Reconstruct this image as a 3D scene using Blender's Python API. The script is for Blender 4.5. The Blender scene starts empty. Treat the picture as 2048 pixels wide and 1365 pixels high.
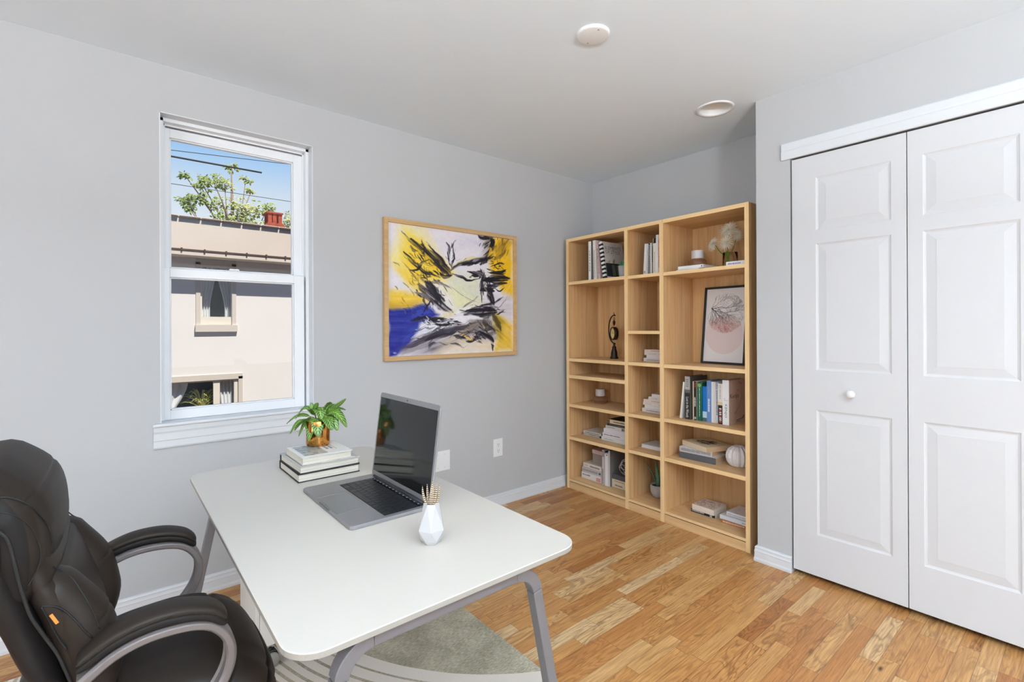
import bpy, bmesh, math, random
import numpy as np
from mathutils import Matrix, Vector, Euler
random.seed(7)
PI = math.pi
C = bpy.context.scene.collection
SC = bpy.context.scene

# ---------------------------------------------------------------- camera
# world: the corner of the two far walls is the origin; wall_left is Y=0 (room at Y<0), wall_back is X=0 (room at X<0)
F_PX, YAW, HY, ROLL = 970.845, 0.87967, 655.99, -0.00471
CAM = Vector((-3.10274, -2.68940, 1.24443))
fw = Vector((math.cos(YAW), math.sin(YAW), 0)); rt = Vector((math.sin(YAW), -math.cos(YAW), 0)); dn = Vector((0, 0, -1))
r2 = rt*math.cos(ROLL) - dn*math.sin(ROLL); d2 = rt*math.sin(ROLL) + dn*math.cos(ROLL)
cd = bpy.data.cameras.new('camera'); cam = bpy.data.objects.new('camera', cd); C.objects.link(cam)
cd.sensor_width = 36; cd.lens = F_PX/2048*36; cd.shift_y = -(682.5-HY)/2048; cd.clip_start = .02; cd.clip_end = 300
m = Matrix.Identity(4)
for i in range(3):
    m[i][0] = r2[i]; m[i][1] = -d2[i]; m[i][2] = -fw[i]; m[i][3] = CAM[i]
cam.matrix_world = m
SC.camera = cam
SC.view_settings.view_transform = 'Standard'; SC.view_settings.look = 'None'
SC.view_settings.gamma = 1; SC.view_settings.exposure = 0.0; SC.view_settings.use_curve_mapping = False

# ---------------------------------------------------------------- world
W = bpy.data.worlds.new('sky'); SC.world = W; W.use_nodes = True
nt = W.node_tree; nt.nodes.clear()
out = nt.nodes.new('ShaderNodeOutputWorld'); bg = nt.nodes.new('ShaderNodeBackground')
tc = nt.nodes.new('ShaderNodeTexCoord'); sp = nt.nodes.new('ShaderNodeSeparateXYZ'); rp = nt.nodes.new('ShaderNodeValToRGB')
nt.links.new(tc.outputs['Generated'], sp.inputs[0]); nt.links.new(sp.outputs['Z'], rp.inputs[0])
mxw = nt.nodes.new('ShaderNodeMix'); mxw.data_type = 'RGBA'; mrw = nt.nodes.new('ShaderNodeMapRange')
nt.links.new(sp.outputs['Y'], mrw.inputs[0]); mrw.inputs[1].default_value = -.2; mrw.inputs[2].default_value = .5
nt.links.new(mrw.outputs[0], mxw.inputs[0]); mxw.inputs[6].default_value = (.10, .20, .42, 1); nt.links.new(rp.outputs[0], mxw.inputs[7])
nt.links.new(mxw.outputs[2], bg.inputs[0]); nt.links.new(bg.outputs[0], out.inputs[0])
e = rp.color_ramp.elements
e[0].position = 0; e[0].color = (.80, .80, .78, 1); e[1].position = 1; e[1].color = (.12, .28, .70, 1)
for p_, c_ in ((.14, (.76, .79, .82, 1)), (.24, (.62, .74, .87, 1)), (.29, (.40, .62, .90, 1)), (.33, (.26, .50, .88, 1))):
    x_ = e.new(p_); x_.color = c_
bg.inputs['Strength'].default_value = 1.0

# ---------------------------------------------------------------- lights
def light(name, kind, loc, energy, col=(1, 1, 1), rot=None, **kw):
    l = bpy.data.lights.new(name, kind); l.energy = energy; l.color = col
    for k, v in kw.items(): setattr(l, k, v)
    o = bpy.data.objects.new(name, l); C.objects.link(o); o.location = loc
    if rot: o.rotation_euler = rot
    return o
sd = Vector((-.12, .50, -.81)).normalized()        # direction the sunlight travels
s_ = light('sun', 'SUN', (0, -6, 20), 5.3, (1, .955, .89), angle=math.radians(.6))
s_.rotation_euler = sd.to_track_quat('-Z', 'Y').to_euler()
# added fill lights, set in two made-up window openings behind the camera
FILL_COL = (.90, .96, 1)
light('added_fill_near', 'AREA', (-6.36, -2.9, 1.45), 82, FILL_COL, (0, -PI/2, 0), shape='RECTANGLE', size=1.5, size_y=2.6)
light('added_fill_right', 'AREA', (-2.0, -5.56, 1.45), 44, FILL_COL, (PI/2, 0, 0), shape='RECTANGLE', size=2.4, size_y=1.5)
light('added_uplight_source', 'AREA', (-3.1, -4.1, 1.75), 300, (.80, .91, .98), (PI, 0, 0), shape='DISK', size=.30)  # unseen upward fill, added to brighten the ceiling

# ---------------------------------------------------------------- materials
def lin(c):
    return tuple((x/255/12.92 if x/255 <= .04045 else ((x/255+.055)/1.055)**2.4) for x in c[:3]) + (1,)
MATS = {}
class NB:
    """small node helper"""
    def __init__(s, name):
        s.m = bpy.data.materials.new(name); s.m.use_nodes = True; s.t = s.m.node_tree
        s.b = s.t.nodes['Principled BSDF']
    def n(s, kind, **kw):
        x = s.t.nodes.new('ShaderNode'+kind)
        for k, v in kw.items():
            if k.startswith('i_'):
                x.inputs[k[2:].replace('_', ' ')].default_value = v
            else: setattr(x, k, v)
        return x
    def l(s, a, b): s.t.links.new(a, b)
    def val(s, v, sock):
        if isinstance(v, (int, float)): sock.default_value = v
        else: s.l(v, sock)
    def math(s, op, a, b=None, c=None):
        x = s.n('Math', operation=op)
        s.val(a, x.inputs[0])
        if b is not None: s.val(b, x.inputs[1])
        if c is not None: s.val(c, x.inputs[2])
        return x.outputs[0]
    def mix(s, f, a, b, mode='MIX'):
        x = s.n('Mix', data_type='RGBA', blend_type=mode)
        s.val(f, x.inputs[0])
        for v, k in ((a, 6), (b, 7)):
            if isinstance(v, tuple): x.inputs[k].default_value = v
            else: s.l(v, x.inputs[k])
        return x.outputs[2]
    def ramp(s, f, stops, interp='LINEAR'):
        x = s.n('ValToRGB'); s.l(f, x.inputs[0]); cr = x.color_ramp; cr.interpolation = interp
        cr.elements[0].position = stops[0][0]; cr.elements[0].color = stops[0][1]
        cr.elements[1].position = stops[-1][0]; cr.elements[1].color = stops[-1][1]
        for p, c in stops[1:-1]:
            e = cr.elements.new(p); e.color = c
        return x.outputs[0]
    def bump(s, h, strength=.2, dist=.002):
        x = s.n('Bump'); x.inputs['Strength'].default_value = strength; x.inputs['Distance'].default_value = dist
        s.l(h, x.inputs['Height']); s.l(x.outputs[0], s.b.inputs['Normal'])
    def coords(s, scale=(1, 1, 1), loc=(0, 0, 0), kind='Object'):
        tcn = s.n('TexCoord'); mp = s.n('Mapping'); mp.inputs['Scale'].default_value = scale; mp.inputs['Location'].default_value = loc
        s.l(tcn.outputs[kind], mp.inputs[0]); return mp.outputs[0]
def mat(name, col, rough=.5, metal=0, spec=.5, noise=0, nscale=20, bump=0, bscale=200, sheen=0, trans=0, ior=1.45, coat=0):
    if name in MATS: return MATS[name]
    b = NB(name); p = b.b; c = lin(col)
    p.inputs['Base Color'].default_value = c; p.inputs['Roughness'].default_value = rough; p.inputs['Metallic'].default_value = metal
    p.inputs['Specular IOR Level'].default_value = spec; p.inputs['Transmission Weight'].default_value = trans; p.inputs['IOR'].default_value = ior
    p.inputs['Coat Weight'].default_value = coat
    if sheen: p.inputs['Sheen Weight'].default_value = sheen
    if noise:
        nz = b.n('TexNoise', i_Scale=nscale, i_Detail=4.0); b.l(b.coords(), nz.inputs['Vector'])
        d = tuple(max(0, x*(1-noise)) for x in c[:3])+(1,); u = tuple(min(1, x*(1+noise)) for x in c[:3])+(1,)
        b.l(b.ramp(nz.outputs['Fac'], [(.3, d), (.7, u)]), p.inputs['Base Color'])
    if bump:
        nz = b.n('TexNoise', i_Scale=bscale, i_Detail=3.0); b.l(b.coords(), nz.inputs['Vector']); b.bump(nz.outputs['Fac'], bump, .001)
    MATS[name] = b.m; return b.m

M_WALL = mat('wall_paint', (190, 190, 191), .85, spec=.25, noise=.01, nscale=1.5, bump=.08, bscale=260)
M_CEIL = mat('ceiling_paint', (232, 241, 249), .9, spec=.2, bump=.05, bscale=200)
M_TRIM = mat('white_trim_paint', (218, 220, 223), .35, bump=.02, bscale=60)
M_DOOR = mat('white_door_paint', (210, 210, 212), .45, bump=.12, bscale=420)
M_VINYL = mat('white_vinyl', (238, 239, 241), .3)
M_DARK = mat('dark_gap', (22, 20, 18), .9)
M_WHITEPL = mat('white_plastic', (238, 239, 240), .3)

def wood_mat(name, base, dark, light_, axis='Z', seed=0, scale=1.0):
    b = NB(name)
    sc = {'Z': (26, 26, 1.1), 'X': (1.1, 26, 26), 'Y': (26, 1.1, 26)}[axis]
    v = b.coords(tuple(x*scale for x in sc), (seed*1.7, seed*3.1, seed*.7))
    n1 = b.n('TexNoise', i_Scale=1.0, i_Detail=6.0, i_Roughness=.62, i_Distortion=.5); b.l(v, n1.inputs['Vector'])
    v2 = b.coords(tuple(x*scale*.22 for x in sc), (seed*2.7, 1.1, seed))
    n2 = b.n('TexNoise', i_Scale=1.0, i_Detail=3.0, i_Distortion=1.6); b.l(v2, n2.inputs['Vector'])
    v3 = b.coords(tuple(x*scale*4 for x in sc), (0, seed, 0))
    n3 = b.n('TexNoise', i_Scale=1.0, i_Detail=2.0); b.l(v3, n3.inputs['Vector'])
    wv = b.math('SINE', b.math('MULTIPLY', n2.outputs['Fac'], 55.0))
    f = b.math('ADD', b.math('MULTIPLY', n1.outputs['Fac'], .62), b.math('MULTIPLY_ADD', wv, .045, .14))
    f = b.math('ADD', f, b.math('MULTIPLY', n3.outputs['Fac'], .16))
    col = b.ramp(f, [(.28, lin(dark)), (.5, lin(base)), (.72, lin(light_))])
    b.l(col, b.b.inputs['Base Color']); b.b.inputs['Roughness'].default_value = .5; b.b.inputs['Specular IOR Level'].default_value = .3
    b.bump(f, .12, .001); MATS[name] = b.m; return b.m
M_OAKV = wood_mat('oak_vertical_grain', (208, 164, 114), (178, 132, 84), (222, 184, 137), 'Z')
M_OAKH = wood_mat('oak_shelf_grain', (216, 174, 124), (190, 145, 96), (230, 194, 148), 'X', 3)
M_OAKE = wood_mat('oak_front_edge', (240, 203, 150), (226, 186, 132), (246, 214, 164), 'X', 5)
M_OAKEV = wood_mat('oak_front_edge_upright', (240, 203, 150), (226, 186, 132), (246, 214, 164), 'Z', 6)
M_FRAMEW = wood_mat('light_wood_frame', (196, 160, 112), (182, 146, 98), (208, 174, 128), 'X', 9)

def floor_mat():
    b = NB('oak_strip_floor'); t = b.n('TexCoord'); sp = b.n('SeparateXYZ'); b.l(t.outputs['Object'], sp.inputs[0])
    X, Y = sp.outputs['X'], sp.outputs['Y']
    ry = b.math('DIVIDE', Y, .0585); row = b.math('FLOOR', ry); fr = b.math('FRACT', ry)
    wn = b.n('TexWhiteNoise', noise_dimensions='1D'); b.l(row, wn.inputs['W'])
    w = b.math('ADD', b.math('DIVIDE', X, .40), b.math('MULTIPLY', wn.outputs['Value'], 173.0))
    vo = b.n('TexVoronoi', voronoi_dimensions='1D', i_Scale=1.0, i_Randomness=.85); b.l(w, vo.inputs['W'])
    ve = b.n('TexVoronoi', voronoi_dimensions='1D', feature='DISTANCE_TO_EDGE', i_Scale=1.0, i_Randomness=.85); b.l(w, ve.inputs['W'])
    pc = b.n('SeparateColor'); b.l(vo.outputs['Color'], pc.inputs[0]); r1, r2_, r3 = pc.outputs[0], pc.outputs[1], pc.outputs[2]
    # coordinates shifted per plank
    off = b.n('CombineXYZ'); b.l(b.math('MULTIPLY', r1, 57.0), off.inputs[0]); b.l(b.math('MULTIPLY', r2_, 31.0), off.inputs[1]); b.l(b.math('MULTIPLY', r3, 19.0), off.inputs[2])
    def cc(sx, sy):
        mp = b.n('Mapping'); mp.inputs['Scale'].default_value = (sx, sy, 1); b.l(t.outputs['Object'], mp.inputs[0])
        a = b.n('VectorMath', operation='ADD'); b.l(mp.outputs[0], a.inputs[0]); b.l(off.outputs[0], a.inputs[1]); return a.outputs[0]
    g1 = b.n('TexNoise', i_Scale=1.0, i_Detail=5.0, i_Roughness=.6, i_Distortion=.3); b.l(cc(7, 190), g1.inputs['Vector'])
    g2 = b.n('TexNoise', i_Scale=1.0, i_Detail=2.0, i_Distortion=.9); b.l(cc(2.6, 15), g2.inputs['Vector'])
    ring = b.math('SINE', b.math('MULTIPLY', g2.outputs['Fac'], 62.0))
    ringp = b.math('POWER', b.math('MULTIPLY_ADD', ring, .5, .5), 3.0)
    g3 = b.n('TexNoise', i_Scale=1.0, i_Detail=3.0, i_Distortion=1.2); b.l(cc(5, 22), g3.inputs['Vector'])
    tone = b.ramp(r3, [(0, lin((168, 108, 58))), (.10, lin((194, 134, 78))), (.35, lin((207, 150, 90))), (.65, lin((214, 160, 99))), (.86, lin((222, 174, 114))), (.95, lin((236, 200, 148))), (1, lin((240, 208, 160)))])
    dk = b.mix(b.math('MULTIPLY', ringp, b.math('MULTIPLY_ADD', b.math('POWER', r2_, 1.5), .95, .10)), tone, b.mix(.60, tone, lin((112, 62, 26))))
    sm = b.math('SMOOTH_MIN', 1.0, b.math('MULTIPLY', b.math('SUBTRACT', g1.outputs['Fac'], .36), 2.6), .1)
    dk = b.mix(b.math('MULTIPLY_ADD', sm, -.55, .55), dk, lin((116, 66, 32)))
    mp = b.n('MapRange', clamp=True); b.l(g3.outputs['Fac'], mp.inputs[0])
    mp.inputs[1].default_value = .60; mp.inputs[2].default_value = .74
    dk = b.mix(b.math('MULTIPLY', b.math('MULTIPLY', mp.outputs[0], b.math('MULTIPLY_ADD', g1.outputs['Fac'], 1.6, -.15)), b.math('GREATER_THAN', r1, .35)), dk, lin((84, 46, 24)))
    # knots
    kn = b.n('TexVoronoi', i_Scale=1.0, i_Randomness=1.0); b.l(cc(4.2, 12), kn.inputs['Vector'])
    km = b.n('MapRange', clamp=True); b.l(kn.outputs['Distance'], km.inputs[0]); km.inputs[1].default_value = .12; km.inputs[2].default_value = .04
    dk = b.mix(b.math('MULTIPLY', km.outputs[0], b.math('GREATER_THAN', r1, .78)), dk, lin((70, 38, 20)))
    ee = b.math('MINIMUM', b.math('MINIMUM', fr, b.math('SUBTRACT', 1.0, fr)), b.math('MULTIPLY', ve.outputs['Distance'], 6.5))
    gap = b.n('MapRange', clamp=True); b.l(ee, gap.inputs[0]); gap.inputs[1].default_value = .004; gap.inputs[2].default_value = .028
    col = b.mix(gap.outputs[0], b.mix(.55, dk, lin((70, 38, 18))), dk)
    b.l(col, b.b.inputs['Base Color']); b.b.inputs['Roughness'].default_value = .36; b.b.inputs['Specular IOR Level'].default_value = .35
    b.bump(b.math('ADD', gap.outputs[0], b.math('MULTIPLY', g1.outputs['Fac'], .12)), .12, .0015)
    return b.m
M_FLOOR = floor_mat()

# ---------------------------------------------------------------- mesh helpers
class MB:
    def __init__(s): s.v = []; s.f = []; s.mi = []; s.sm = []
    def add(s, vs, fs, mi=0, smooth=False, M=None):
        o = len(s.v)
        s.v += [tuple(M @ Vector(v)) if M is not None else tuple(v) for v in vs]
        s.f += [tuple(i+o for i in f) for f in fs]; s.mi += [mi]*len(fs); s.sm += [smooth]*len(fs)
        return s
    def box(s, a, b, mi=0, M=None, bev=0, faces=None):
        x0, y0, z0 = a; x1, y1, z1 = b
        if x0 > x1: x0, x1 = x1, x0
        if y0 > y1: y0, y1 = y1, y0
        if z0 > z1: z0, z1 = z1, z0
        if bev:
            bm = bmesh.new(); bmesh.ops.create_cube(bm, size=1)
            for v in bm.verts: v.co = Vector(((x0+x1)/2+v.co.x*(x1-x0), (y0+y1)/2+v.co.y*(y1-y0), (z0+z1)/2+v.co.z*(z1-z0)))
            bmesh.ops.bevel(bm, geom=bm.edges[:], offset=bev, segments=2, affect='EDGES', profile=.5)
            bm.verts.index_update(); s.add([v.co[:] for v in bm.verts], [[v.index for v in f.verts] for f in bm.faces], mi, False, M); bm.free(); return s
        v = [(x0, y0, z0), (x1, y0, z0), (x1, y1, z0), (x0, y1, z0), (x0, y0, z1), (x1, y0, z1), (x1, y1, z1), (x0, y1, z1)]
        fs = [(0, 3, 2, 1), (4, 5, 6, 7), (0, 1, 5, 4), (1, 2, 6, 5), (2, 3, 7, 6), (3, 0, 4, 7)]  # bottom top -y +x +y -x
        s.add(v, fs, mi, False, M)
        if faces:
            n = len(s.f)-6
            for k, mm in faces.items(): s.mi[n+{'b': 0, 't': 1, '-y': 2, '+x': 3, '+y': 4, '-x': 5}[k]] = mm
        return s
    def grid(s, rows, mi=0, closed_u=False, cap=False, smooth=True, M=None):
        """rows: list of equal-length point lists"""
        n = len(rows[0]); v = [p for r in rows for p in r]; f = []
        for i in range(len(rows)-1):
            for j in range(n if closed_u else n-1):
                k = (j+1) % n; f.append((i*n+j, i*n+k, (i+1)*n+k, (i+1)*n+j))
        s.add(v, f, mi, smooth, M)
        if cap and closed_u:
            o = len(s.v)-len(v)
            s.f.append(tuple(o+j for j in reversed(range(n)))); s.f.append(tuple(o+(len(rows)-1)*n+j for j in range(n))); s.mi += [mi, mi]; s.sm += [False, False]
        return s
    def lathe(s, prof, seg=32, mi=0, M=None, smooth=True, rfun=None):
        rows = []
        for r, z in prof:
            rows.append([((r*(rfun(a, z) if rfun else 1))*math.cos(a), (r*(rfun(a, z) if rfun else 1))*math.sin(a), z) for a in [2*PI*j/seg for j in range(seg)]])
        return s.grid(rows, mi, True, False, smooth, M)
    def cyl(s, p0, p1, r0, r1=None, seg=12, mi=0, smooth=True, M=None):
        return s.tube([p0, p1], [r0, r0 if r1 is None else r1], seg, mi, smooth, M)
    def tube(s, pts, rad, seg=8, mi=0, smooth=True, M=None, cap=True, flat=None):
        P = [Vector(p) for p in pts]
        if isinstance(rad, (int, float)): rad = [rad]*len(P)
        rows = []; up = Vector((0, 0, 1)); prev = None
        for i, p in enumerate(P):
            d = (P[min(i+1, len(P)-1)]-P[max(i-1, 0)]).normalized()
            if prev is None:
                a = d.cross(up)
                if a.length < .05: a = d.cross(Vector((0, 1, 0)))
            else: a = prev - d*prev.dot(d)
            a.normalize(); prev = a; b_ = d.cross(a)
            rows.append([tuple(p + a*math.cos(t)*rad[i] + b_*math.sin(t)*rad[i]*(flat or 1)) for t in [2*PI*j/seg for j in range(seg)]])
        return s.grid(rows, mi, True, cap, smooth, M)
    def build(s, name, mats, parent=None, bevel=0, M=None, auto=None, subd=0):
        me = bpy.data.meshes.new(name); me.from_pydata(s.v, [], s.f)
        for mm in (mats if isinstance(mats, (list, tuple)) else [mats]): me.materials.append(mm)
        me.polygons.foreach_set('material_index', s.mi); me.polygons.foreach_set('use_smooth', s.sm); me.update()
        o = bpy.data.objects.new(name, me); C.objects.link(o)
        if parent is not None: o.parent = parent
        if M is not None: o.matrix_local = M
        if bevel:
            md = o.modifiers.new('bevel', 'BEVEL'); md.width = bevel; md.segments = 2; md.limit_method = 'ANGLE'; md.angle_limit = math.radians(40)
        if subd:
            md = o.modifiers.new('subd', 'SUBSURF'); md.levels = subd; md.render_levels = subd
        return o
def tag(o, label=None, cat=None, group=None, kind=None):
    if label: o['label'] = label
    if cat: o['category'] = cat
    if group: o['group'] = group
    if kind: o['kind'] = kind
    return o
def empty(name, M=None, label=None, cat=None, group=None, kind=None):
    o = bpy.data.objects.new(name, None); C.objects.link(o); o.empty_display_size = .05
    if M is not None: o.matrix_world = M if isinstance(M, Matrix) else Matrix.Translation(M)
    return tag(o, label, cat, group, kind)
def T(x, y, z): return Matrix.Translation((x, y, z))
def R(a, ax='Z'): return Matrix.Rotation(math.radians(a), 4, ax)

def smooth_path(pts, n=6):
    """Catmull-Rom through the points"""
    P = [Vector(p) for p in pts]; out = []
    for i in range(len(P)-1):
        p0 = P[max(i-1, 0)]; p1 = P[i]; p2 = P[i+1]; p3 = P[min(i+2, len(P)-1)]  # one even near-black for the seam lines and the piping
        for k in range(n):
            t = k/n
            out.append(.5*((2*p1)+(-p0+p2)*t+(2*p0-5*p1+4*p2-p3)*t*t+(-p0+3*p1-3*p2+p3)*t**3))
    out.append(P[-1]); return out

def text_mesh(s, name, width, height, material, parent, M, align='fit', space=1.0):
    """lettering fitted into width x height, lying in the local XY plane"""
    cu = bpy.data.curves.new('lettering', 'FONT'); cu.body = s; cu.size = 1; cu.space_character = space; cu.space_line = .85; cu.resolution_u = 2
    tmp = bpy.data.objects.new('lettering', cu); C.objects.link(tmp)
    dg = bpy.context.evaluated_depsgraph_get(); me = bpy.data.meshes.new_from_object(tmp.evaluated_get(dg))
    bpy.data.objects.remove(tmp)
    co = np.zeros(len(me.vertices)*3); me.vertices.foreach_get('co', co); co = co.reshape(-1, 3)
    mn, mx = co.min(0), co.max(0); co = (co-mn)/np.maximum(mx-mn, 1e-6)
    co[:, 0] *= width; co[:, 1] *= height; co[:, 2] = 0
    me.vertices.foreach_set('co', co.ravel()); me.materials.clear(); me.materials.append(material); me.update()
    o = bpy.data.objects.new(name, me); C.objects.link(o); o.parent = parent; o.matrix_local = M; return o

# value noise for the painted canvases
def vnoise(x, y, seed=0):
    if seed not in LAT: LAT[seed] = np.random.RandomState(seed).rand(64, 64)
    L = LAT[seed]
    xi = np.floor(x).astype(int); yi = np.floor(y).astype(int); fx = x-xi; fy = y-yi
    fx = fx*fx*(3-2*fx); fy = fy*fy*(3-2*fy)
    g = lambda a, b: L[a % 64, b % 64]
    return (g(xi, yi)*(1-fx)+g(xi+1, yi)*fx)*(1-fy)+(g(xi, yi+1)*(1-fx)+g(xi+1, yi+1)*fx)*fy
LAT = {}
def fbm(x, y, seed=0, oc=4):
    r = 0; a = .5
    for i in range(oc): r = r+a*vnoise(x*2**i, y*2**i, seed+i); a *= .5
    return r/(1-.5**oc)
def vcol_mat(name, rough=.4):
    b = NB(name); a = b.n('VertexColor', layer_name='paint'); b.l(a.outputs[0], b.b.inputs['Base Color']); b.b.inputs['Roughness'].default_value = rough
    b.b.inputs['Specular IOR Level'].default_value = .3; return b.m
def canvas(name, w, h, nx, ny, img, parent, M, material):
    """flat sheet in local XZ (facing -Y), colours img[ny,nx,3] sRGB 0..255"""
    xs = np.linspace(0, w, nx); zs = np.linspace(0, h, ny); gx, gz = np.meshgrid(xs, zs)
    v = np.stack([gx.ravel(), np.zeros(nx*ny), gz.ravel()], 1)
    i = np.arange(nx*ny).reshape(ny, nx); f = np.stack([i[:-1, :-1].ravel(), i[:-1, 1:].ravel(), i[1:, 1:].ravel(), i[1:, :-1].ravel()], 1)
    me = bpy.data.meshes.new(name); me.from_pydata(v.tolist(), [], f.tolist()); me.materials.append(material)
    c = np.clip(img/255., 0, 1); c = np.where(c <= .04045, c/12.92, ((c+.055)/1.055)**2.4)
    ca = me.color_attributes.new('paint', 'FLOAT_COLOR', 'POINT'); ca.data.foreach_set('color', np.concatenate([c.reshape(-1, 3), np.ones((nx*ny, 1))], 1).ravel())
    o = bpy.data.objects.new(name, me); C.objects.link(o); o.parent = parent; o.matrix_local = M; return o

# ================================================================ THE ROOM
H = 2.44; XN = -6.4; YR = -5.6; XC = -.4544; YC = -1.53
def structure(o): o['kind'] = 'structure'; return o
structure(MB().box((XN-.2, YR-.2, -.12), (.2, .2, 0)).build('floor', M_FLOOR))
# ceiling with the round cut-out of the recessed light
LC = (-.548, -1.353); LR = .079
mb = MB(); q = .16; cx, cy = LC
for a, b in (((XN-.2, YR-.2), (.2, cy-q)), ((XN-.2, cy+q), (.2, .2)), ((XN-.2, cy-q), (cx-q, cy+q)), ((cx+q, cy-q), (.2, cy+q))):
    mb.box((a[0], a[1], H), (b[0], b[1], H+.12))
N = 48; inner = [(cx+LR*math.cos(2*PI*i/N), cy+LR*math.sin(2*PI*i/N), H) for i in range(N)]; outer = []
for i in range(N):
    c_, s_2 = math.cos(2*PI*i/N), math.sin(2*PI*i/N); k = q/max(abs(c_), abs(s_2)); outer.append((cx+k*c_, cy+k*s_2, H))
mb.add(inner+outer, [((i+1) % N, i, N+i, N+(i+1) % N) for i in range(N)])
mb.add([(x, y, z+.12) for x, y, z in inner]+inner, [((i+1) % N, i, N+i, N+(i+1) % N) for i in range(N)])
mb.add([(cx-q, cy-q, H+.12), (cx+q, cy-q, H+.12), (cx+q, cy+q, H+.12), (cx-q, cy+q, H+.12)], [(0, 1, 2, 3)])
structure(mb.build('ceiling', M_CEIL))
# wall_left with the window opening
WX0, WX1, WZ0, WZ1 = -2.931, -2.262, .79, 2.227
mb = MB(); t = .17
mb.box((XN-.2, 0, 0), (WX0, t, H)).box((WX1, 0, 0), (.2, t, H)).box((WX0, 0, 0), (WX1, t, WZ0)).box((WX0, 0, WZ1), (WX1, t, H))
structure(mb.build('wall_left', M_WALL))
structure(MB().box((0, YR-.2, 0), (.2, 0, H)).build('wall_back', M_WALL))
mb = MB()
mb.box((XN-.2, YR, 0), (XN, -4.2, H)).box((XN-.2, -1.6, 0), (XN, 0, H)).box((XN-.2, -4.2, 0), (XN, -1.6, .7)).box((XN-.2, -4.2, 2.2), (XN, -1.6, H))
structure(mb.build('wall_near', M_WALL))
mb = MB()
mb.box((XN, YR-.2, 0), (-3.2, YR, H)).box((-.8, YR-.2, 0), (0, YR, H)).box((-3.2, YR-.2, 0), (-.8, YR, .7)).box((-3.2, YR-.2, 2.2), (-.8, YR, H))
structure(mb.build('wall_right', M_WALL))
# closet wall
DY0, DY1, DZ = -1.697, -2.632, 2.092
mb = MB()
mb.box((XC, DY0, 0), (XC+.11, YC, H)).box((XC+.11, YC-.11, 0), (0, YC, H)).box((XC, YR, 0), (XC+.11, DY1, H)).box((XC, DY1, DZ), (XC+.11, DY0, H))
structure(mb.build('wall_closet', M_WALL))

# baseboards
BP = [(0, 0), (.015, 0), (.0155, .012), (.013, .022), (.0125, .050), (.0135, .054), (.0115, .060), (.0105, .068), (.0115, .072), (.008, .079), (0, .081)]
def baseboard(name, path, side=1):
    """profile swept along a floor path of XY points, mitred at the corners; side: which hand the room lies on"""
    rows = []
    for i, p in enumerate(path):
        p = Vector(p); d0 = (p-Vector(path[i-1])).normalized() if i else None; d1 = (Vector(path[i+1])-p).normalized() if i < len(path)-1 else None
        if d0 is None: d0 = d1
        if d1 is None: d1 = d0
        n0 = Vector((-d0.y, d0.x))*side; n1 = Vector((-d1.y, d1.x))*side; mm = (n0+n1); mm = mm/(mm.dot(n0))
        rows.append([(p.x+mm.x*o, p.y+mm.y*o, z) for o, z in BP])
    mb = MB(); mb.grid(rows, 0, False, False, False)
    n = len(BP); o = 0; mb.f.append(tuple(range(n))); mb.f.append(tuple(reversed(range((len(path)-1)*n, len(path)*n)))); mb.mi += [0, 0]; mb.sm += [False]*2
    return structure(mb.build(name, M_TRIM))
baseboard('baseboard_left', [(XN, 0), (0, 0)], -1)
baseboard('baseboard_back', [(0, -.0155), (0, YC)], -1)
baseboard('baseboard_closet', [(-.016, YC), (XC, YC), (XC, DY0-.0015)], -1).name = 'baseboard_closet'

# closet header trim
mb = MB()
prof = [(0, 0), (.012, 0), (.014, .006), (.014, .040), (.011, .046), (.0125, .052), (.0125, .080), (.006, .087), (0, .087)]
mb.grid([[(XC-o, y, 2.0885+z) for o, z in prof] for y in (-1.6605, -2.72)], 0, False, False, False)
mb.f += [tuple(reversed(range(9))), tuple(range(9, 18))]; mb.mi += [0, 0]; mb.sm += [False]*2
structure(mb.build('trim_1', M_TRIM))

# ---------------------------------------------------------------- bifold closet door
door = structure(empty('door_1', (XC, DY0, 0)))
def nested(mb, X, y0, y1, z0, z1):
    rings = [(0, 0), (.004, .0024), (.010, .0042), (.014, .0040), (.040, .0010), (.044, .0003)]
    P = []
    for ins, dep in rings:
        P += [(X+dep, y0-ins, z0+ins), (X+dep, y1+ins, z0+ins), (X+dep, y1+ins, z1-ins), (X+dep, y0-ins, z1-ins)]
    f = []
    for r in range(len(rings)-1):
        for j in range(4): f.append((r*4+j, r*4+(j+1) % 4, r*4+4+(j+1) % 4, r*4+4+j))
    r = (len(rings)-1)*4; f.append((r, r+1, r+2, r+3)); mb.add(P, f)
def leaf(y0, y1, py0, py1, knob, nm):
    X = XC+.002; z0, z1 = .026, 2.081; mb = MB()
    pz = [(.226, .837), (1.031, 1.648), (1.712, 1.972)]
    def qd(a, b, c, d): mb.add([(X, a, c), (X, b, c), (X, b, d), (X, a, d)], [(0, 1, 2, 3)])
    qd(y0, py0, z0, z1); qd(py1, y1, z0, z1); zz = z0
    for a, b in pz: qd(py0, py1, zz, a); nested(mb, X, py0, py1, a, b); zz = b
    qd(py0, py1, zz, z1)
    mb.add([(X, y0, z0), (X, y1, z0), (X, y1, z1), (X, y0, z1), (X+.033, y0, z0), (X+.033, y1, z0), (X+.033, y1, z1), (X+.033, y0, z1)],
           [(0, 4, 5, 1), (1, 5, 6, 2), (2, 6, 7, 3), (3, 7, 4, 0), (4, 7, 6, 5)])
    o = mb.build(nm, M_DOOR, door, M=T(-XC, -DY0, 0))
    if knob:
        k = MB().lathe([(0, 0), (.0095, 0), (.009, .012), (.010, .016), (.0165, .020), (.0185, .027), (.016, .034), (.008, .0375), (0, .038)], 24)
        tag(k.build('door_knob', M_WHITEPL, o, M=T(X, -1.960, .929) @ R(-90, 'Y')), 'small round white porcelain knob')
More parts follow.
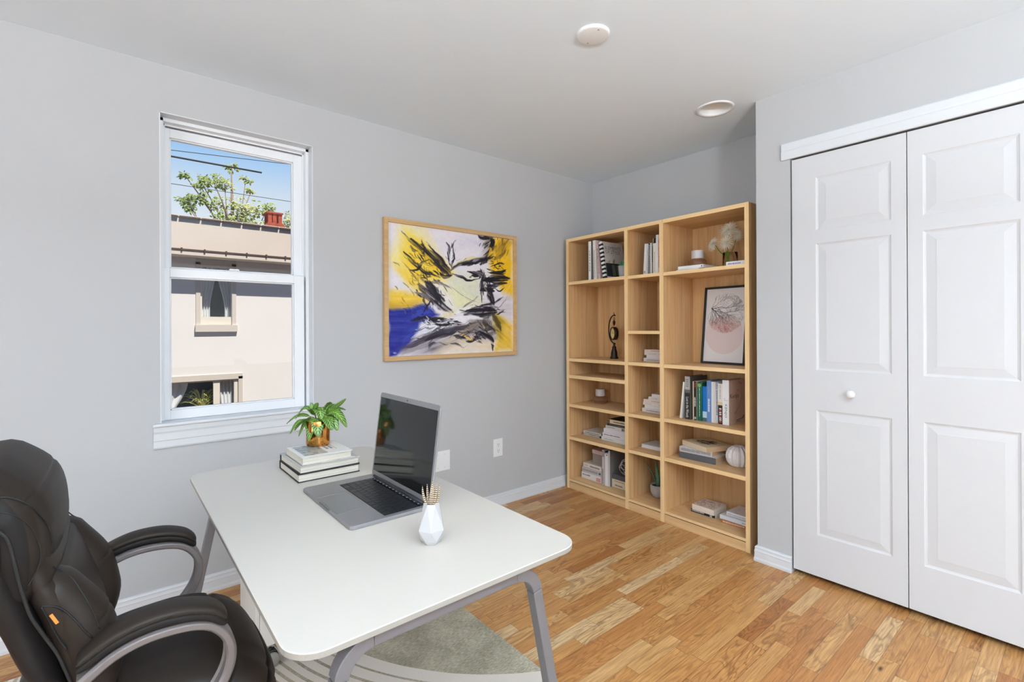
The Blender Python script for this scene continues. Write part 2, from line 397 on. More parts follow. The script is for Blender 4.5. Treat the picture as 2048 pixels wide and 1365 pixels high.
leaf(-1.705, -2.1615, -1.811, -2.108, True, 'door_leaf'); leaf(-2.1650, -2.622, -2.216, -2.502, False, 'door_leaf')

# ---------------------------------------------------------------- window
win = structure(empty('window_1', ((WX0+WX1)/2, 0, WZ0))); WM = T(-(WX0+WX1)/2, 0, -WZ0)
mb = MB(); j = .004
mb.box((WX0, .0, WZ0), (WX0+j, .17, WZ1)).box((WX1-j, .0, WZ0), (WX1, .17, WZ1)).box((WX0, .0, WZ1-j), (WX1, .17, WZ1))
mb.build('window_jamb', M_TRIM, win, M=WM)
mb = MB()   # vinyl frame with stops
for a, b, y0, y1 in ((.004, .020, .058, .17), (.020, .028, .092, .100), (.020, .026, .132, .17)):
    mb.box((WX0+a, y0, .82), (WX0+b, y1, WZ1-a)).box((WX1-b, y0, .82), (WX1-a, y1, WZ1-a)).box((WX0+a, y0, WZ1-b), (WX1-a, y1, WZ1-a))
mb.build('window_frame', M_VINYL, win, M=WM, bevel=.0015)
b = NB('window_glass'); b.b.inputs['Transmission Weight'].default_value = 1; b.b.inputs['Roughness'].default_value = 0; b.b.inputs['IOR'].default_value = 1.01
tr = b.n('BsdfTransparent'); gl = b.n('BsdfGlossy', i_Roughness=.0); mx = b.n('MixShader'); mx.inputs[0].default_value = .008
b.l(tr.outputs[0], mx.inputs[1]); b.l(gl.outputs[0], mx.inputs[2]); b.l(mx.outputs[0], b.t.nodes['Material Output'].inputs[0]); M_GLASS = b.m
def sash(nm, x0, x1, z0, z1, gx0, gx1, gz0, gz1, y0, y1):
    mb = MB(); mb.box((x0, y0, z0), (gx0, y1, z1)).box((gx1, y0, z0), (x1, y1, z1)).box((gx0, y0, z0), (gx1, y1, gz0)).box((gx0, y0, gz1), (gx1, y1, z1))
    g = .006   # glazing bead
    mb.box((gx0, y0+.008, gz0), (gx0+g, y1, gz1)).box((gx1-g, y0+.008, gz0), (gx1, y1, gz1)).box((gx0, y0+.008, gz0), (gx1, y1, gz0+g)).box((gx0, y0+.008, gz1-g), (gx1, y1, gz1))
    o = mb.build(nm, M_VINYL, win, M=WM, bevel=.0015)
    MB().box((gx0, (y0+y1)/2, gz0), (gx1, (y0+y1)/2+.003, gz1)).build('pane', M_GLASS, o); return o
lo = sash('lower_sash', WX0+.003, -2.291, .8235, 1.529, -2.889, -2.3425, .868, 1.488, .062, .092)
sash('upper_sash', WX0+.003, -2.2885, 1.495, 2.192, -2.885, -2.3345, 1.535, 2.150, .100, .131)
mb = MB().box((-2.665, .064, 1.529), (-2.585, .088, 1.534), bev=.002).box((-2.645, .068, 1.534), (-2.600, .086, 1.546), bev=.005)
mb.build('sash_lock', M_WHITEPL, lo)
mb = MB().box((WX0+j, -.001, .812), (WX1-j, .16, .8225))
mb.box((WX0-.030, -.030, .808), (WX1+.030, 0, .8225), bev=.004)
mb.build('window_sill', M_TRIM, win, M=WM)
prof = [(0, .709), (.010, .709), (.013, .716), (.013, .742), (.0155, .746), (.0155, .776), (.019, .786), (.021, .808), (0, .808)]
mb = MB().grid([[(x, -o, z) for o, z in prof] for x in (WX0-.026, WX1+.026)], 0, False, False, False)
mb.f += [tuple(range(9)), tuple(reversed(range(9, 18)))]; mb.mi += [0, 0]; mb.sm += [False]*2
mb.build('window_apron', M_TRIM, win, M=WM)
# frames of the two unseen windows added for the fill lights
def added_window(nm, M, w, h):
    o = structure(empty(nm, M)); mb = MB(); a = .05
    mb.box((0, 0, 0), (a, .05, h)).box((w-a, 0, 0), (w, .05, h)).box((0, 0, 0), (w, .05, a)).box((0, 0, h-a), (w, .05, h)).box((0, 0, h/2-.02), (w, .05, h/2+.02)).box((w/2-.03, 0, 0), (w/2+.03, .05, h))
    mb.build('window_frame', M_VINYL, o)
    MB().box((a, .02, a), (w-a, .024, h-a)).build('pane', M_GLASS, o)
added_window('added_window_2', T(XN-.12, -4.2, .7) @ R(90), 2.6, 1.5)
added_window('added_window_3', T(-3.2, YR-.15, .7), 2.4, 1.5)
o = empty('added_uplight', (-3.1, -4.1, 0), 'standing uplighter added out of view to brighten the ceiling', 'lamp')
MB().lathe([(0, 0), (.14, 0), (.14, .012), (.012, .022), (.012, 1.66), (.02, 1.67), (.17, 1.73), (.165, 1.73), (.02, 1.685), (0, 1.685)], 32).build('added_uplight_body', mat('brushed_steel', (150, 150, 150), .35, metal=.8), o)  # bowl and stand made up to hold the added upward fill

# ---------------------------------------------------------------- ceiling fittings
o = empty('recessed_light', (LC[0], LC[1], H), 'round white recessed light in the ceiling near the closet corner', 'ceiling light')
mb = MB().lathe([(.098, 0), (.097, -.004), (.088, -.006), (.079, -.003), (.077, .004)], 48)
mb.build('trim_ring', M_WHITEPL, o)
mb = MB().lathe([(.077, .004), (.066, .035), (.050, .058), (.030, .068), (0, .071)], 48); mb.build('reflector', mat('baffle_white', (232, 232, 230), .35), o)
o = empty('ceiling_cover_plate', (-1.584, -1.380, H), 'round white blank cover plate on the ceiling', 'cover plate')
MB().lathe([(.067, 0), (.067, -.004), (.064, -.009), (.058, -.0105), (0, -.0108)], 48).build('plate', mat('cover_white', (236, 236, 236), .4), o)
for s in (-1, 1): MB().lathe([(0, -.012), (.0028, -.012), (.0034, -.0105)], 12).build('screw', mat('screw_grey', (150, 150, 150), .5), o, M=T(s*.018, s*.044, 0))

# ---------------------------------------------------------------- wall plates
o = empty('power_outlet', (-1.013, 0, .405), 'white double power outlet low on the grey wall left of the bookcase', 'outlet')
MB().box((-.0415, -.006, -.062), (.0415, 0, .062), bev=.003).build('cover_plate', M_WHITEPL, o)
for z in (-.021, .021):
    so = MB().box((-.0165, -.0085, z-.0155), (.0165, -.006, z+.0155), bev=.0012).build('socket', M_WHITEPL, o)
    MB().box((-.0075, -.0089, z-.002), (-.0052, -.0084, z+.008)).box((.0052, -.0089, z-.002), (.0075, -.0084, z+.007)).cyl((0, -.0089, z-.009), (0, -.0084, z-.009), .0028, seg=12, smooth=False).build('slot', M_DARK, so)
o = empty('blank_wall_plate', (-1.475, 0, .392), 'white blank wall plate half hidden behind the laptop', 'wall plate')
MB().box((-.066, -.005, -.064), (.066, 0, .064), bev=.002).build('cover_plate', M_WHITEPL, o)
for x in (-.024, .024):
    for z in (-.042, .042): MB().cyl((x, -.0058, z), (x, -.005, z), .003, seg=12).build('screw', mat('screw_white', (205, 205, 205), .4), o)

# ================================================================ OUTSIDE
D1 = 8.0; k1 = (D1+2.6894)/7.6894; D2 = 8.4; k2 = (D2+2.6894)/7.6894
def NX(x, k): return CAM.x+(x-CAM.x)*k
def NZ(z, k): return CAM.z+(z-CAM.z)*k
M_STUCCO = mat('cream_stucco', (238, 233, 226), .9, spec=.1, noise=.015, nscale=1.5)
M_PARAPET = mat('beige_parapet_stucco', (230, 216, 200), .9, spec=.1, noise=.02, nscale=2)
M_RAIL = mat('brown_metal_strip', (92, 74, 62), .6)
M_LEAFFR = mat('cream_window_paint', (232, 224, 208), .6)
M_TAUPE = mat('taupe_casing', (216, 206, 192), .7)
M_CURT = mat('white_curtain', (225, 228, 228), .9)
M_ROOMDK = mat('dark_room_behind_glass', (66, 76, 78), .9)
M_BRICK = mat('red_brick', (172, 84, 62), .85, noise=.25, nscale=14)
bd = empty('neighbouring_house', (-3, D2, -3), 'cream stuccoed house with beige parapet seen through the window', 'house')
BM = T(3, -D2, 3)
# facade with openings for its two windows
fx0, fx1, fz0 = -8.0, 6.0, -3.0; eave = NZ(2.229, k1)
w1 = (NX(-2.205, k2), NX(-1.765, k2), NZ(1.300, k2), NZ(2.15, k2)); w2 = (NX(-3.2, k2), NX(-1.690, k2), NZ(-.15, k2), NZ(.585, k2))
mb = MB()
def wallq(x0, x1, z0, z1): mb.box((x0, D2, z0), (x1, D2+.3, z1))
wallq(fx0, w2[0], fz0, eave+.3); wallq(w1[1], fx1, w2[3], eave+.3); wallq(w2[1], fx1, fz0, w2[3]); wallq(w2[0], w1[0], w2[3], eave+.3)
wallq(w1[0], w1[1], w2[3], w1[2]); wallq(w1[0], w1[1], w1[3], eave+.3); wallq(w2[0], w2[1], fz0, w2[2])
mb.build('facade', M_STUCCO, bd, M=BM)
pt = NZ(2.745, k1)
mb = MB().box((fx0, D1, eave+.05), (fx1, D2+.6, pt-.02)).box((fx0, D1-.03, eave), (fx1, D2, eave+.07)).box((fx0, D1-.02, pt-.02), (fx1, D2+.6, pt+.004))
mb.build('parapet', M_PARAPET, bd, M=BM)
def strip(z, xs, dx, th):
    mb = MB(); xs2 = [xs[0]-.255*i*1 for i in range(12, 0, -1)]+xs+[xs[-1]+.245*i for i in range(1, 12)]
    for a, b_ in zip(xs2[:-1], xs2[1:]): mb.box((NX(a, k1)+dx, D1-.05, z-th), (NX(b_, k1)-dx, D1, z+th))
    return mb
strip(NZ(2.7255, k1), [-2.41, -2.159, -1.92, -1.669, -1.426, -1.185], .014, .013).build('parapet_flashing', M_RAIL, bd, M=BM)
st = MB().box((fx0, D1-.045, NZ(2.297, k1)-.013), (fx1, D1-.015, NZ(2.297, k1)+.013)); st.build('gutter_rail', M_RAIL, bd, M=BM)
for x in [-2.379-.25*2, -2.379-.25, -2.379, -2.121, -1.868, -1.614, -1.362, -1.104, -.85]:
    MB().box((NX(x, k1)-.012, D1-.055, NZ(2.297, k1)-.030), (NX(x, k1)+.012, D1, NZ(2.297, k1)+.030)).build('gutter_bracket', M_RAIL, bd, M=BM)
def curtain(x0, x1, z0, z1, y, gx, par, tie=.5, flip=False):
    rows = []
    for i in range(14):
        t = i/13; z = z1+(z0-z1)*t; w = (1-.55*math.sin(min(1, t*1.15)*PI*.5)**2*tie)
        rows.append([((x0+(x1-x0)*u*w if not flip else x1-(x1-x0)*u*w), y+.02*math.sin(u*26), z) for u in [k/30 for k in range(31)]])
    return MB().grid(rows, 0, False, False, True).build('curtain', M_CURT, par)
def bwin(nm, x0, x1, z0, z1, sills=True):
    """opening casing, frame"""
    mb = MB(); c = .07*k2
    mb.box((x0-c*.25, D2-.02, z0-.10), (x0+.05, D2+.1, z1)).box((x1-.05, D2-.02, z0-.10), (x1+c*.25, D2+.1, z1)).box((x0-c*.25, D2-.02, z1-.05), (x1+c*.25, D2+.1, z1+.06)).box((x0-.04, D2-.06, z0-.13), (x1+.04, D2+.1, z0))
    o = mb.build(nm, M_TAUPE, bd, M=BM); return o
wa = bwin('window', *w1)
gx0, gx1, gz0, gz1 = NX(-2.150, k2), NX(-1.786, k2), NZ(1.414, k2), NZ(2.085, k2)
mb = MB(); y0, y1 = D2+.02, D2+.07
mb.box((w1[0]+.04, y0, w1[2]), (gx0, y1, w1[3])).box((gx1, y0, w1[2]), (w1[1]-.04, y1, w1[3])).box((gx0, y0, w1[2]), (gx1, y1, gz0)).box((gx0, y0, gz1), (gx1, y1, w1[3]))
mb.build('window_sash', M_LEAFFR, wa)
MB().box((gx0, y1-.02, gz0), (gx1, y1-.016, gz1)).build('pane', M_GLASS, wa)
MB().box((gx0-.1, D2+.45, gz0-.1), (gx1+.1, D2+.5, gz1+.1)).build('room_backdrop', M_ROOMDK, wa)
curtain(gx0-.02, gx0+.26, gz0, gz1+.02, D2+.16, 0, wa, .7); curtain(gx1-.26, gx1+.02, gz0, gz1+.02, D2+.16, 0, wa, .9, True)
wb = bwin('window', *w2)
mb = MB(); fx = [w2[0]+.04, NX(-2.505, k2)-.6, NX(-2.024, k2), NX(-1.947, k2), NX(-1.775, k2), w2[1]-.03]; zt = NZ(.53, k2)
mb.box((w2[0], y0, zt), (w2[1]-.03, y1, w2[3])).box((fx[2], y0, w2[2]), (fx[3], y1, zt)).box((fx[4], y0, w2[2]), (fx[5], y1, zt)).box((w2[0], y0, w2[2]), (w2[1], y1, w2[2]+.08))
mb.build('window_sash', M_LEAFFR, wb)
MB().box((w2[0]+.04, y1-.02, w2[2]+.08), (fx[4], y1-.016, zt)).build('pane', M_GLASS, wb)
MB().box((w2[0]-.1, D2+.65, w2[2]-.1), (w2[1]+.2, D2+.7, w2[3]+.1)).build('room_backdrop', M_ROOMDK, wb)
curtain(fx[3]-.0, fx[4]+.02, w2[2], zt+.03, D2+.16, 0, wb, .35, True); curtain(NX(-2.75, k2), NX(-2.30, k2), w2[2], zt+.03, D2+.16, 0, wb, .9)
# chimney on its roof
k3 = 1.514; cx0, cx1 = NX(-1.330, k3), NX(-1.152, k3); cz = 3.50
mb = MB().box((cx0-.06, D2+.5, cz), (cx1+.07, D2+.95, cz+.05)).box((cx0-.06, D2+.45, pt-.3), (cx1+.07, D2+1.0, cz)).box((cx0-.02, D2+.52, cz+.05), (cx1+.03, D2+.93, cz+.09))
for a in (cx0, cx0+.095, cx1-.06): mb.box((a, D2+.55, cz+.09), (a+.075, D2+.60, cz+.30)).box((a, D2+.85, cz+.09), (a+.075, D2+.90, cz+.30))
mb.box((cx0-.035, D2+.52, cz+.30), (cx1+.035, D2+.93, cz+.33)); mb.build('chimney', M_BRICK, bd, M=BM)
structure(MB().box((-25, .5, -3.2), (25, 45, -3.0)).build('ground', mat('paving', (120, 116, 108), .9)))
# this house's own outer wall around the window
mb = MB(); y0, y1 = .171, .30; jx0, jx1, jz0, jz1 = WX0-.002, WX1+.002, WZ0-.0, WZ1+.002
mb.box((-14, y0, -3), (jx0, y1, 5.6)).box((jx1, y0, -3), (9, y1, 5.6)).box((jx0, y0, -3), (jx1, y1, jz0)).box((jx0, y0, jz1), (jx1, y1, 5.6))
structure(mb.build('wall_outer', mat('outer_brick', (122, 88, 74), .9, noise=.2, nscale=8)))
# overhead wires
M_WIRE = mat('black_cable', (70, 66, 62), .7)
def wire(a, b_, r, lab):
    A = Vector(a); B = Vector(b_); n = 14
    pts = [A+(B-A)*(i/n)-Vector((0, 0, .12*math.sin(PI*i/n))) for i in range(n+1)]
    tag(MB().tube(pts, r, 6).build('overhead_wire', M_WIRE), lab, 'wire', 'cables crossing the sky outside the window')
kw = (9+2.6894)/7.6894
def WP(x, z, y=9.0): k = (y+2.6894)/7.6894; return (NX(x, k), y, NZ(z, k))
wire((-19, 9.0, 3.53), (13, 9.0, 6.16), .007, 'thin cable nearest the top of the window glass')
wire((-19, 8.95, 5.02), (-.60, 8.7, 4.585), .018, 'thick cable that ends in front of the treetop')
wire((-19, 9.02, 4.26), (13, 9.02, 4.25), .006, 'thin cable running behind the leaves above the parapet')
for x_, lab in ((-19.0, 'tall wooden pole carrying the cables, out to the left'), (13.0, 'tall wooden pole carrying the cables, out to the right')):
    tag(MB().tube([(x_, 9.0, -3.0), (x_, 9.0, 6.6)], [.15, .11], 10).box((x_-.05, 8.5, 5.0), (x_+.05, 9.5, 5.1)).build('utility_pole', mat('weathered_pole', (110, 98, 84), .9)), lab, 'pole')
# tree behind the house
M_BARK = mat('tree_bark', (150, 132, 112), .9)
b = NB('sunlit_leaf'); nz = b.n('TexNoise', i_Scale=1.3, i_Detail=2.0); b.l(b.coords(), nz.inputs['Vector'])
b.l(b.ramp(nz.outputs['Fac'], [(.35, lin((142, 162, 84))), (.5, lin((184, 196, 116))), (.68, lin((212, 214, 158)))]), b.b.inputs['Base Color'])
b.b.inputs['Roughness'].default_value = .55; M_LEAFT = b.m
def leaf_quad(mb, p, d, nrm, L, Wd, mi=0):
    d = d.normalized(); s = d.cross(nrm).normalized(); n2 = s.cross(d)
    pts = [p, p+d*L*.35+s*Wd*.5-n2*.05*L, p+d*L*.75+s*Wd*.35, p+d*L-n2*.12*L, p+d*L*.75-s*Wd*.35, p+d*L*.35-s*Wd*.5-n2*.05*L]
    mb.add(pts, [(0, 1, 2, 3), (0, 3, 4, 5)], mi)
def tree(name, label, base, blobs, n, L, seed, stem=None):
    rnd = random.Random(seed); o = empty(name, base, label, 'tree', 'trees beyond the neighbouring house'); B = Vector(base)
    mb = MB(); tr_ = MB()
    top = Vector(blobs[0][0])
    tr_.tube([B, B+(top-B)*.5+Vector((.1, 0, 0)), top], [.09, .05, .012], 7)
    for c, r in blobs:
        c = Vector(c); mid = B+(top-B)*rnd.uniform(.55, .8)
        tr_.tube([mid, (mid+c)/2+Vector((0, 0, .1)), c], [.03, .018, .008], 5)
        for q in range(int(n*r)):
            # twigs with small clusters of leaflets
            v = Vector((rnd.gauss(0, 1), rnd.gauss(0, 1)*.6, rnd.gauss(0, 1)*.62)); v = v/max(.6, v.length)*r*rnd.uniform(.35, 1.05)
            p = c+v
            if rnd.random() < .25: tr_.tube([c+v*.3, p], [.005, .003], 4)
            for u in range(rnd.randint(4, 7)):
                dd = Vector((rnd.uniform(-1, 1), rnd.uniform(-.6, .3), rnd.uniform(-1, .25)))
                leaf_quad(mb, p+dd*.02, dd, Vector((rnd.uniform(-.5, .5), -1, rnd.uniform(0, 1))), L*rnd.uniform(.7, 1.2), L*.42)
    tr_.build('branches', M_BARK, o, M=T(-B.x, -B.y, -B.z)); mb.build('foliage', M_LEAFT, o, M=T(-B.x, -B.y, -B.z))
def px(x, z, y): return WP(x, z, y)
Y = 10.5
tree('leafy_tree', 'tree with sparse pale green leaves above the neighbour parapet', WP(-1.80, -.5, Y),
     [(WP(-1.80, 3.50, Y), .13), (WP(-2.02, 3.27, Y), .28), (WP(-2.15, 3.21, Y), .18), (WP(-1.88, 3.24, Y), .18), (WP(-2.33, 2.98, Y), .20), (WP(-2.18, 3.03, Y), .20), (WP(-2.30, 2.86, Y), .14), (WP(-1.97, 2.93, Y), .22), (WP(-1.72, 3.00, Y), .26),
      (WP(-1.60, 2.92, Y), .24), (WP(-1.45, 2.98, Y), .22), (WP(-1.34, 3.00, Y), .20), (WP(-1.75, 2.82, Y), .24), (WP(-1.55, 2.80, Y), .24), (WP(-1.92, 2.80, Y), .18), (WP(-1.62, 3.36, Y), .10), (WP(-2.33, 3.27, Y), .10), (WP(-1.55, 3.22, Y), .08)], 95, .085, 3)
tree('leafy_tree', 'faint treetop just right of the red chimney', WP(-1.0, -.5, 11),
     [(WP(-1.02, 2.90, 11), .16), (WP(-.85, 2.95, 11), .25), (WP(-1.05, 2.80, 11), .14)], 120, .08, 5)
# striped plant inside the lower window of the neighbour
M_SPIDER = mat('pale_variegated_leaf', (206, 206, 128), .5, noise=.3, nscale=30)
o = empty('spider_plant', (NX(-2.14, k2), D2+.25, NZ(.06, k2)), 'pale striped plant inside the lower window of the neighbouring house', 'plant'); rnd = random.Random(4); mb = MB()
for i in range(90):
    a = rnd.uniform(0, 2*PI); r = rnd.uniform(.10, .42); h = rnd.uniform(.15, .42)
    P = [(math.cos(a)*r*t, math.sin(a)*r*t*.35, .12+h*math.sin(t*2.1)) for t in (0, .25, .5, .75, 1)]
    mb.tube(P, [.006, .012, .012, .009, .002], 4, flat=.35)
mb.build('leaves', M_SPIDER, o)
MB().lathe([(0, -.12), (.10, -.12), (.13, .12), (.12, .12), (0, .10)], 20).build('pot', mat('clay_pot', (150, 100, 70), .8), o)

# ================================================================ BOOKCASE
# local frame: x along the front (from the left wall), y into the depth, z up
A0 = Vector((-.367, -.045, 0)); BA = math.degrees(math.atan2(-1.407, -.040))
BC = Matrix.Translation(A0) @ R(BA)
bc = empty('bookcase', BC, 'large open oak bookcase of three columns standing on the oak floor in the corner', 'bookcase')
BW, BH, BD = 1.425, 1.930, .345
def oakbox(mb, a, b_, upright):   # material 0 = faces, 1 = front edge
    mb.box(a, b_, 0, faces={'-y': 1})
for nm, x0, x1 in (('side_panel', 0, .028), ('divider_panel', .568, .597), ('divider_panel', .850, .880), ('side_panel', 1.400, BW)):
    mb = MB(); oakbox(mb, (x0, 0, 0), (x1, BD, BH), 1); mb.build(nm, [M_OAKV, M_OAKEV], bc, bevel=.0008)
cols = [(.028, .568), (.597, .850), (.880, 1.400)]
mb = MB(); mb.box((.0, BD-.008, .05), (BW, BD-.0005, BH-.005)); mb.build('back_panel', M_OAKV, bc)
shelves = [[1.574, .983, .853, .631, .379], [1.573, 1.199, .985, .635, .388], [1.571, .985, .641, .392]]
tops = [[1.597, 1.007, .878, .655, .403], [1.595, 1.220, 1.008, .658, .411], [1.593, 1.008, .664, .416]]
for c in range(3):
    x0, x1 = cols[c]
    for z0, z1 in zip(shelves[c], tops[c]): MB().box((x0, .0015, z0), (x1, BD-.008, z1), 0, faces={'-y': 1}).build('shelf', [M_OAKH, M_OAKE], bc, bevel=.0008)
    MB().box((x0, .0, BH-.024), (x1, BD-.008, BH), 0, faces={'-y': 1}).build('top_panel', [M_OAKH, M_OAKE], bc, bevel=.0008)
    MB().box((x0, .0015, .057), (x1, BD-.008, .073), 0, faces={'-y': 1}).build('bottom_shelf', [M_OAKH, M_OAKE], bc, bevel=.0008)
    MB().box((x0, .003, .0), (x1, .02, .051), 0).build('plinth', [M_OAKH, M_OAKE], bc)
    MB().box((x0, .018, .045), (x1, .03, .057), 0).build('plinth_gap_shade', M_DARK, bc)  # dark strip painting the shade in the gap above the plinth

# ---------------------------------------------------------------- books
def rgb(c): return 'paint_%d_%d_%d' % tuple(c)
def paint(c, rough=.5): return mat(rgb(c)+('' if rough == .5 else '_r%d' % (rough*100)), c, rough)
PAGES = mat('book_pages', (226, 218, 202), .8); b_ = None
def pages_mat(sc=(900, 6, 6)):
    b = NB('book_page_edges'); nz = b.n('TexNoise', i_Scale=1.0, i_Detail=2.0); b.l(b.coords(sc), nz.inputs['Vector'])
    b.l(b.ramp(nz.outputs['Fac'], [(.35, lin((204, 194, 176))), (.6, lin((236, 229, 215)))]), b.b.inputs['Base Color']); b.b.inputs['Roughness'].default_value = .85; return b.m
PAGES = pages_mat(); PAGES_H = pages_mat((5, 5, 1100)); PAGES_TAN = mat('tan_page_edges', (196, 160, 124), .8)
INK = mat('black_ink', (30, 28, 30), .6); INKG = mat('grey_ink', (120, 118, 122), .6); INKW = mat('white_ink', (236, 234, 230), .5)
def ink(c): return paint(c)
BOOKS = 'books in the oak bookcase'
def book(M, t, w, h, spine, label, cover=None, pages=None, hard=True, title=None, tcol=None, group=None, marks=None, parent_cat='book', backc=None, tz=(.1, .9), tw=.5, name='book'):
    """local: x thickness, y from the spine to the fore edge, z height"""
    o = empty(name, M, label, 'book', group)
    cv = cover or spine; bt = .0024 if hard else .0009; ins = .004 if hard else .0004
    mats = [paint(spine), paint(cv), paint(backc or cv)]
    mb = MB(); mb.box((0, 0, 0), (bt, w, h), 2).box((t-bt, 0, 0), (t, w, h), 1).box((bt*.2, 0, 0), (t-bt*.2, bt, h), 0)
    # the spine skin also shows on the spine side of both boards
    for k in range(len(mb.f)-18, len(mb.f)):
        pass
    mb.box((0, -.0004, 0), (t, .0006, h), 0)
    mb.build('cover', mats, o)
    MB().box((bt, bt, ins), (t-bt, w-ins, h-ins)).build('pages', pages or PAGES, o)
    if title:
        L = (tz[1]-tz[0])*h; Mt = Matrix(((0, 1, 0, 0), (0, 0, -1, -.0009), (-1, 0, 0, tz[1]*h), (0, 0, 0, 1)))
        Mt[0][3] = t*(.5-tw/2)
        # text x -> -z, text y -> +x, normal -> -y
        Mt = Matrix(((0, 1, 0, t*(.5-tw/2)), (0, 0, -1, -.0009), (-1, 0, 0, tz[1]*h), (0, 0, 0, 1)))
        text_mesh(title, 'spine_title', L, t*tw, ink(tcol or (40, 38, 40)), o, Mt)
    if marks:   # illegible print: rows of small dashes on the spine, (z0, z1, x0, x1, colour)
        mb = MB(); ms = []; rnd = random.Random(int(t*1e5)+int(h*1e4))
        for z0, z1, x0, x1, colr in marks:
            if ink(colr) not in ms: ms.append(ink(colr))
            mi = ms.index(ink(colr)); z = z0*h
            while z < z1*h:
                q = rnd.uniform(.0025, .006); e_ = min(z+q, z1*h)
                mb.box((x0*t, -.0009, z), (x1*t*rnd.uniform(.85, 1), -.0003, e_), mi); z = e_+rnd.uniform(.0012, .003)
        mb.build('spine_print', ms, o)
    return o
def stand(s, d, z, yaw=0, lean=0): return BC @ T(s, d, z) @ R(yaw) @ R(lean, 'Y')
def lay(s_right, d, z, yaw=0):   # thickness up, height runs towards the left
    return BC @ T(s_right, d, z) @ R(yaw) @ R(-90, 'Y')
Z1 = 1.5975
# ---- left column, top
G1 = 'books on the top left shelf'
book(stand(.205, .035, Z1), .026, .19, .290, (236, 234, 230), 'white upright book with spaced black spine letters, leftmost on the top left shelf', title='VINTAGE', tcol=(60, 58, 60), tz=(.22, .78), tw=.45, group=G1, cover=(128, 124, 122))
book(stand(.2320, .050, Z1), .0145, .19, .262, (126, 122, 120), 'slim grey upright book between two white ones on the top left shelf', group=G1)
book(stand(.256, .035, Z1, 0, 1.6), .022, .19, .292, (234, 230, 222), 'white book with dotted spine beside the pink book on the top left shelf', marks=[(.05, .75, .3, .7, (150, 140, 134))], group=G1, hard=True)
book(stand(.282, .040, Z1, 0, 3.0), .024, .20, .282, (205, 176, 174), 'dusty pink book leaning on the top left shelf', title='BY CHRISTIAN DIOR', tcol=(70, 46, 50), tz=(.14, .80), tw=.5, group=G1)
o = book(stand(.346, .030, Z1, 0, 8.5) @ T(0, 0, 0), .030, .215, .272, (238, 236, 232), 'book with black and white striped spine and grey cover on the top left shelf', cover=(196, 188, 180), group=G1)
o.matrix_world = stand(.352, .030, Z1, -3, -9.0)
# ---- the leaning books tilt towards the left wall
for ob in bpy.data.objects:
    if ob.get('label', '').startswith('white book with dotted'): ob.matrix_world = stand(.259, .035, Z1, 0, -2.0)
    if ob.get('label', '').startswith('dusty pink'): ob.matrix_world = stand(.296, .040, Z1, 0, -5.0)
mb = MB(); n = 9
for i in range(n): mb.box((-.0008, -.0012, .272*(i/n)), (.0308, .012, .272*(i/n+.5/n)))
mb.build('spine_stripes', paint((24, 22, 24)), o)
cvM = Matrix(((0, 0, 1, .0302), (1, 0, 0, 0), (0, 1, 0, 0), (0, 0, 0, 1)))   # x->y, y->z, normal->x
text_mesh('ELEMENTS\nOF STYLE', 'cover_title', .165, .055, ink((88, 80, 78)), o, cvM @ T(.025, .185, .0002))
MB().box((.0301, .014, .012), (.0307, .165, .112), 0).build('cover_picture', paint((30, 32, 40)), o)
MB().box((.0305, .075, .018), (.0309, .110, .10)).box((.0305, .120, .022), (.0309, .155, .10)).build('cover_picture_panes', paint((84, 92, 78)), o)
mb = MB(); rnd = random.Random(2)
for i in range(16):
    y_ = rnd.choice([.04, .05, .095, .105]); mb.tube([(.0304, y_, .112), (.0308, y_+rnd.uniform(-.018, .018), .112+rnd.uniform(.012, .035))], .0012, 4)
mb.build('cover_sprigs', paint((112, 120, 84)), o)

M_SUCC = mat('succulent_green', (78, 142, 96), .5, noise=.25, nscale=60); M_POTG = mat('grey_ceramic', (178, 172, 172), .6, noise=.04, nscale=30); M_SOIL = mat('soil', (62, 48, 38), .95)
def leafblade(mb, base, tip, w, th, curve=None, mi=0, seg=7, n=8):
    B = Vector(base); Tt = Vector(tip); d = Tt-B; cv = Vector(curve) if curve else Vector((0, 0, 0)); pts = []; rr = []
    for i in range(n+1):
        t_ = i/n; pts.append(B+d*t_+cv*math.sin(t_*PI)); rr.append(max(.0004, w*(math.sin(PI*(.22+.78*t_))**.8) if t_ < 1 else .0004))
    mb.tube(pts, rr, seg, mi, True, flat=th)
o = empty('potted_succulent', BC @ T(.492, .085, Z1), 'small succulent in a pale grey pot at the end of the top left shelf', 'plant')
MB().lathe([(0, 0), (.026, 0), (.031, .02), (.036, .082), (.034, .082), (.032, .072), (0, .070)], 28).build('pot', M_POTG, o)
mb = MB()
for i in range(26):
    a = i*2.4; r = .008+.024*(i/26); z = .125-.035*(i/26)
    leafblade(mb, (math.cos(a)*.006, math.sin(a)*.006, .072), (math.cos(a)*r*1.3, math.sin(a)*r*1.3, z), .0065, .5)
mb.build('leaves', M_SUCC, o)
# ---- middle column, top: thin upright paperbacks
G2 = 'paperbacks on the top middle shelf'; Zm = 1.5955
book(stand(.6935, .045, Zm+.0012, 0, 3.0), .019, .15, .206, (226, 222, 220), 'white leaning paperback, leftmost on the top middle shelf', hard=False, marks=[(.05, .12, .3, .8, (50, 48, 50))], group=G2)
book(stand(.7145, .045, Zm+.0006, 0, 2.0), .0135, .15, .203, (206, 200, 196), 'pale grey paperback second from left on the top middle shelf', hard=False, marks=[(.1, .8, .35, .6, (150, 146, 144))], group=G2)
book(stand(.7362, .045, Zm), .0125, .15, .205, (58, 56, 58), 'dark speckled paperback on the top middle shelf', hard=False, marks=[(.04, .96, .15, .85, (176, 172, 168))], group=G2)
book(stand(.7495, .045, Zm, 0, 0), .010, .15, .207, (222, 218, 214), 'narrow white paperback beside the dark speckled one on the top middle shelf', hard=False, group=G2)
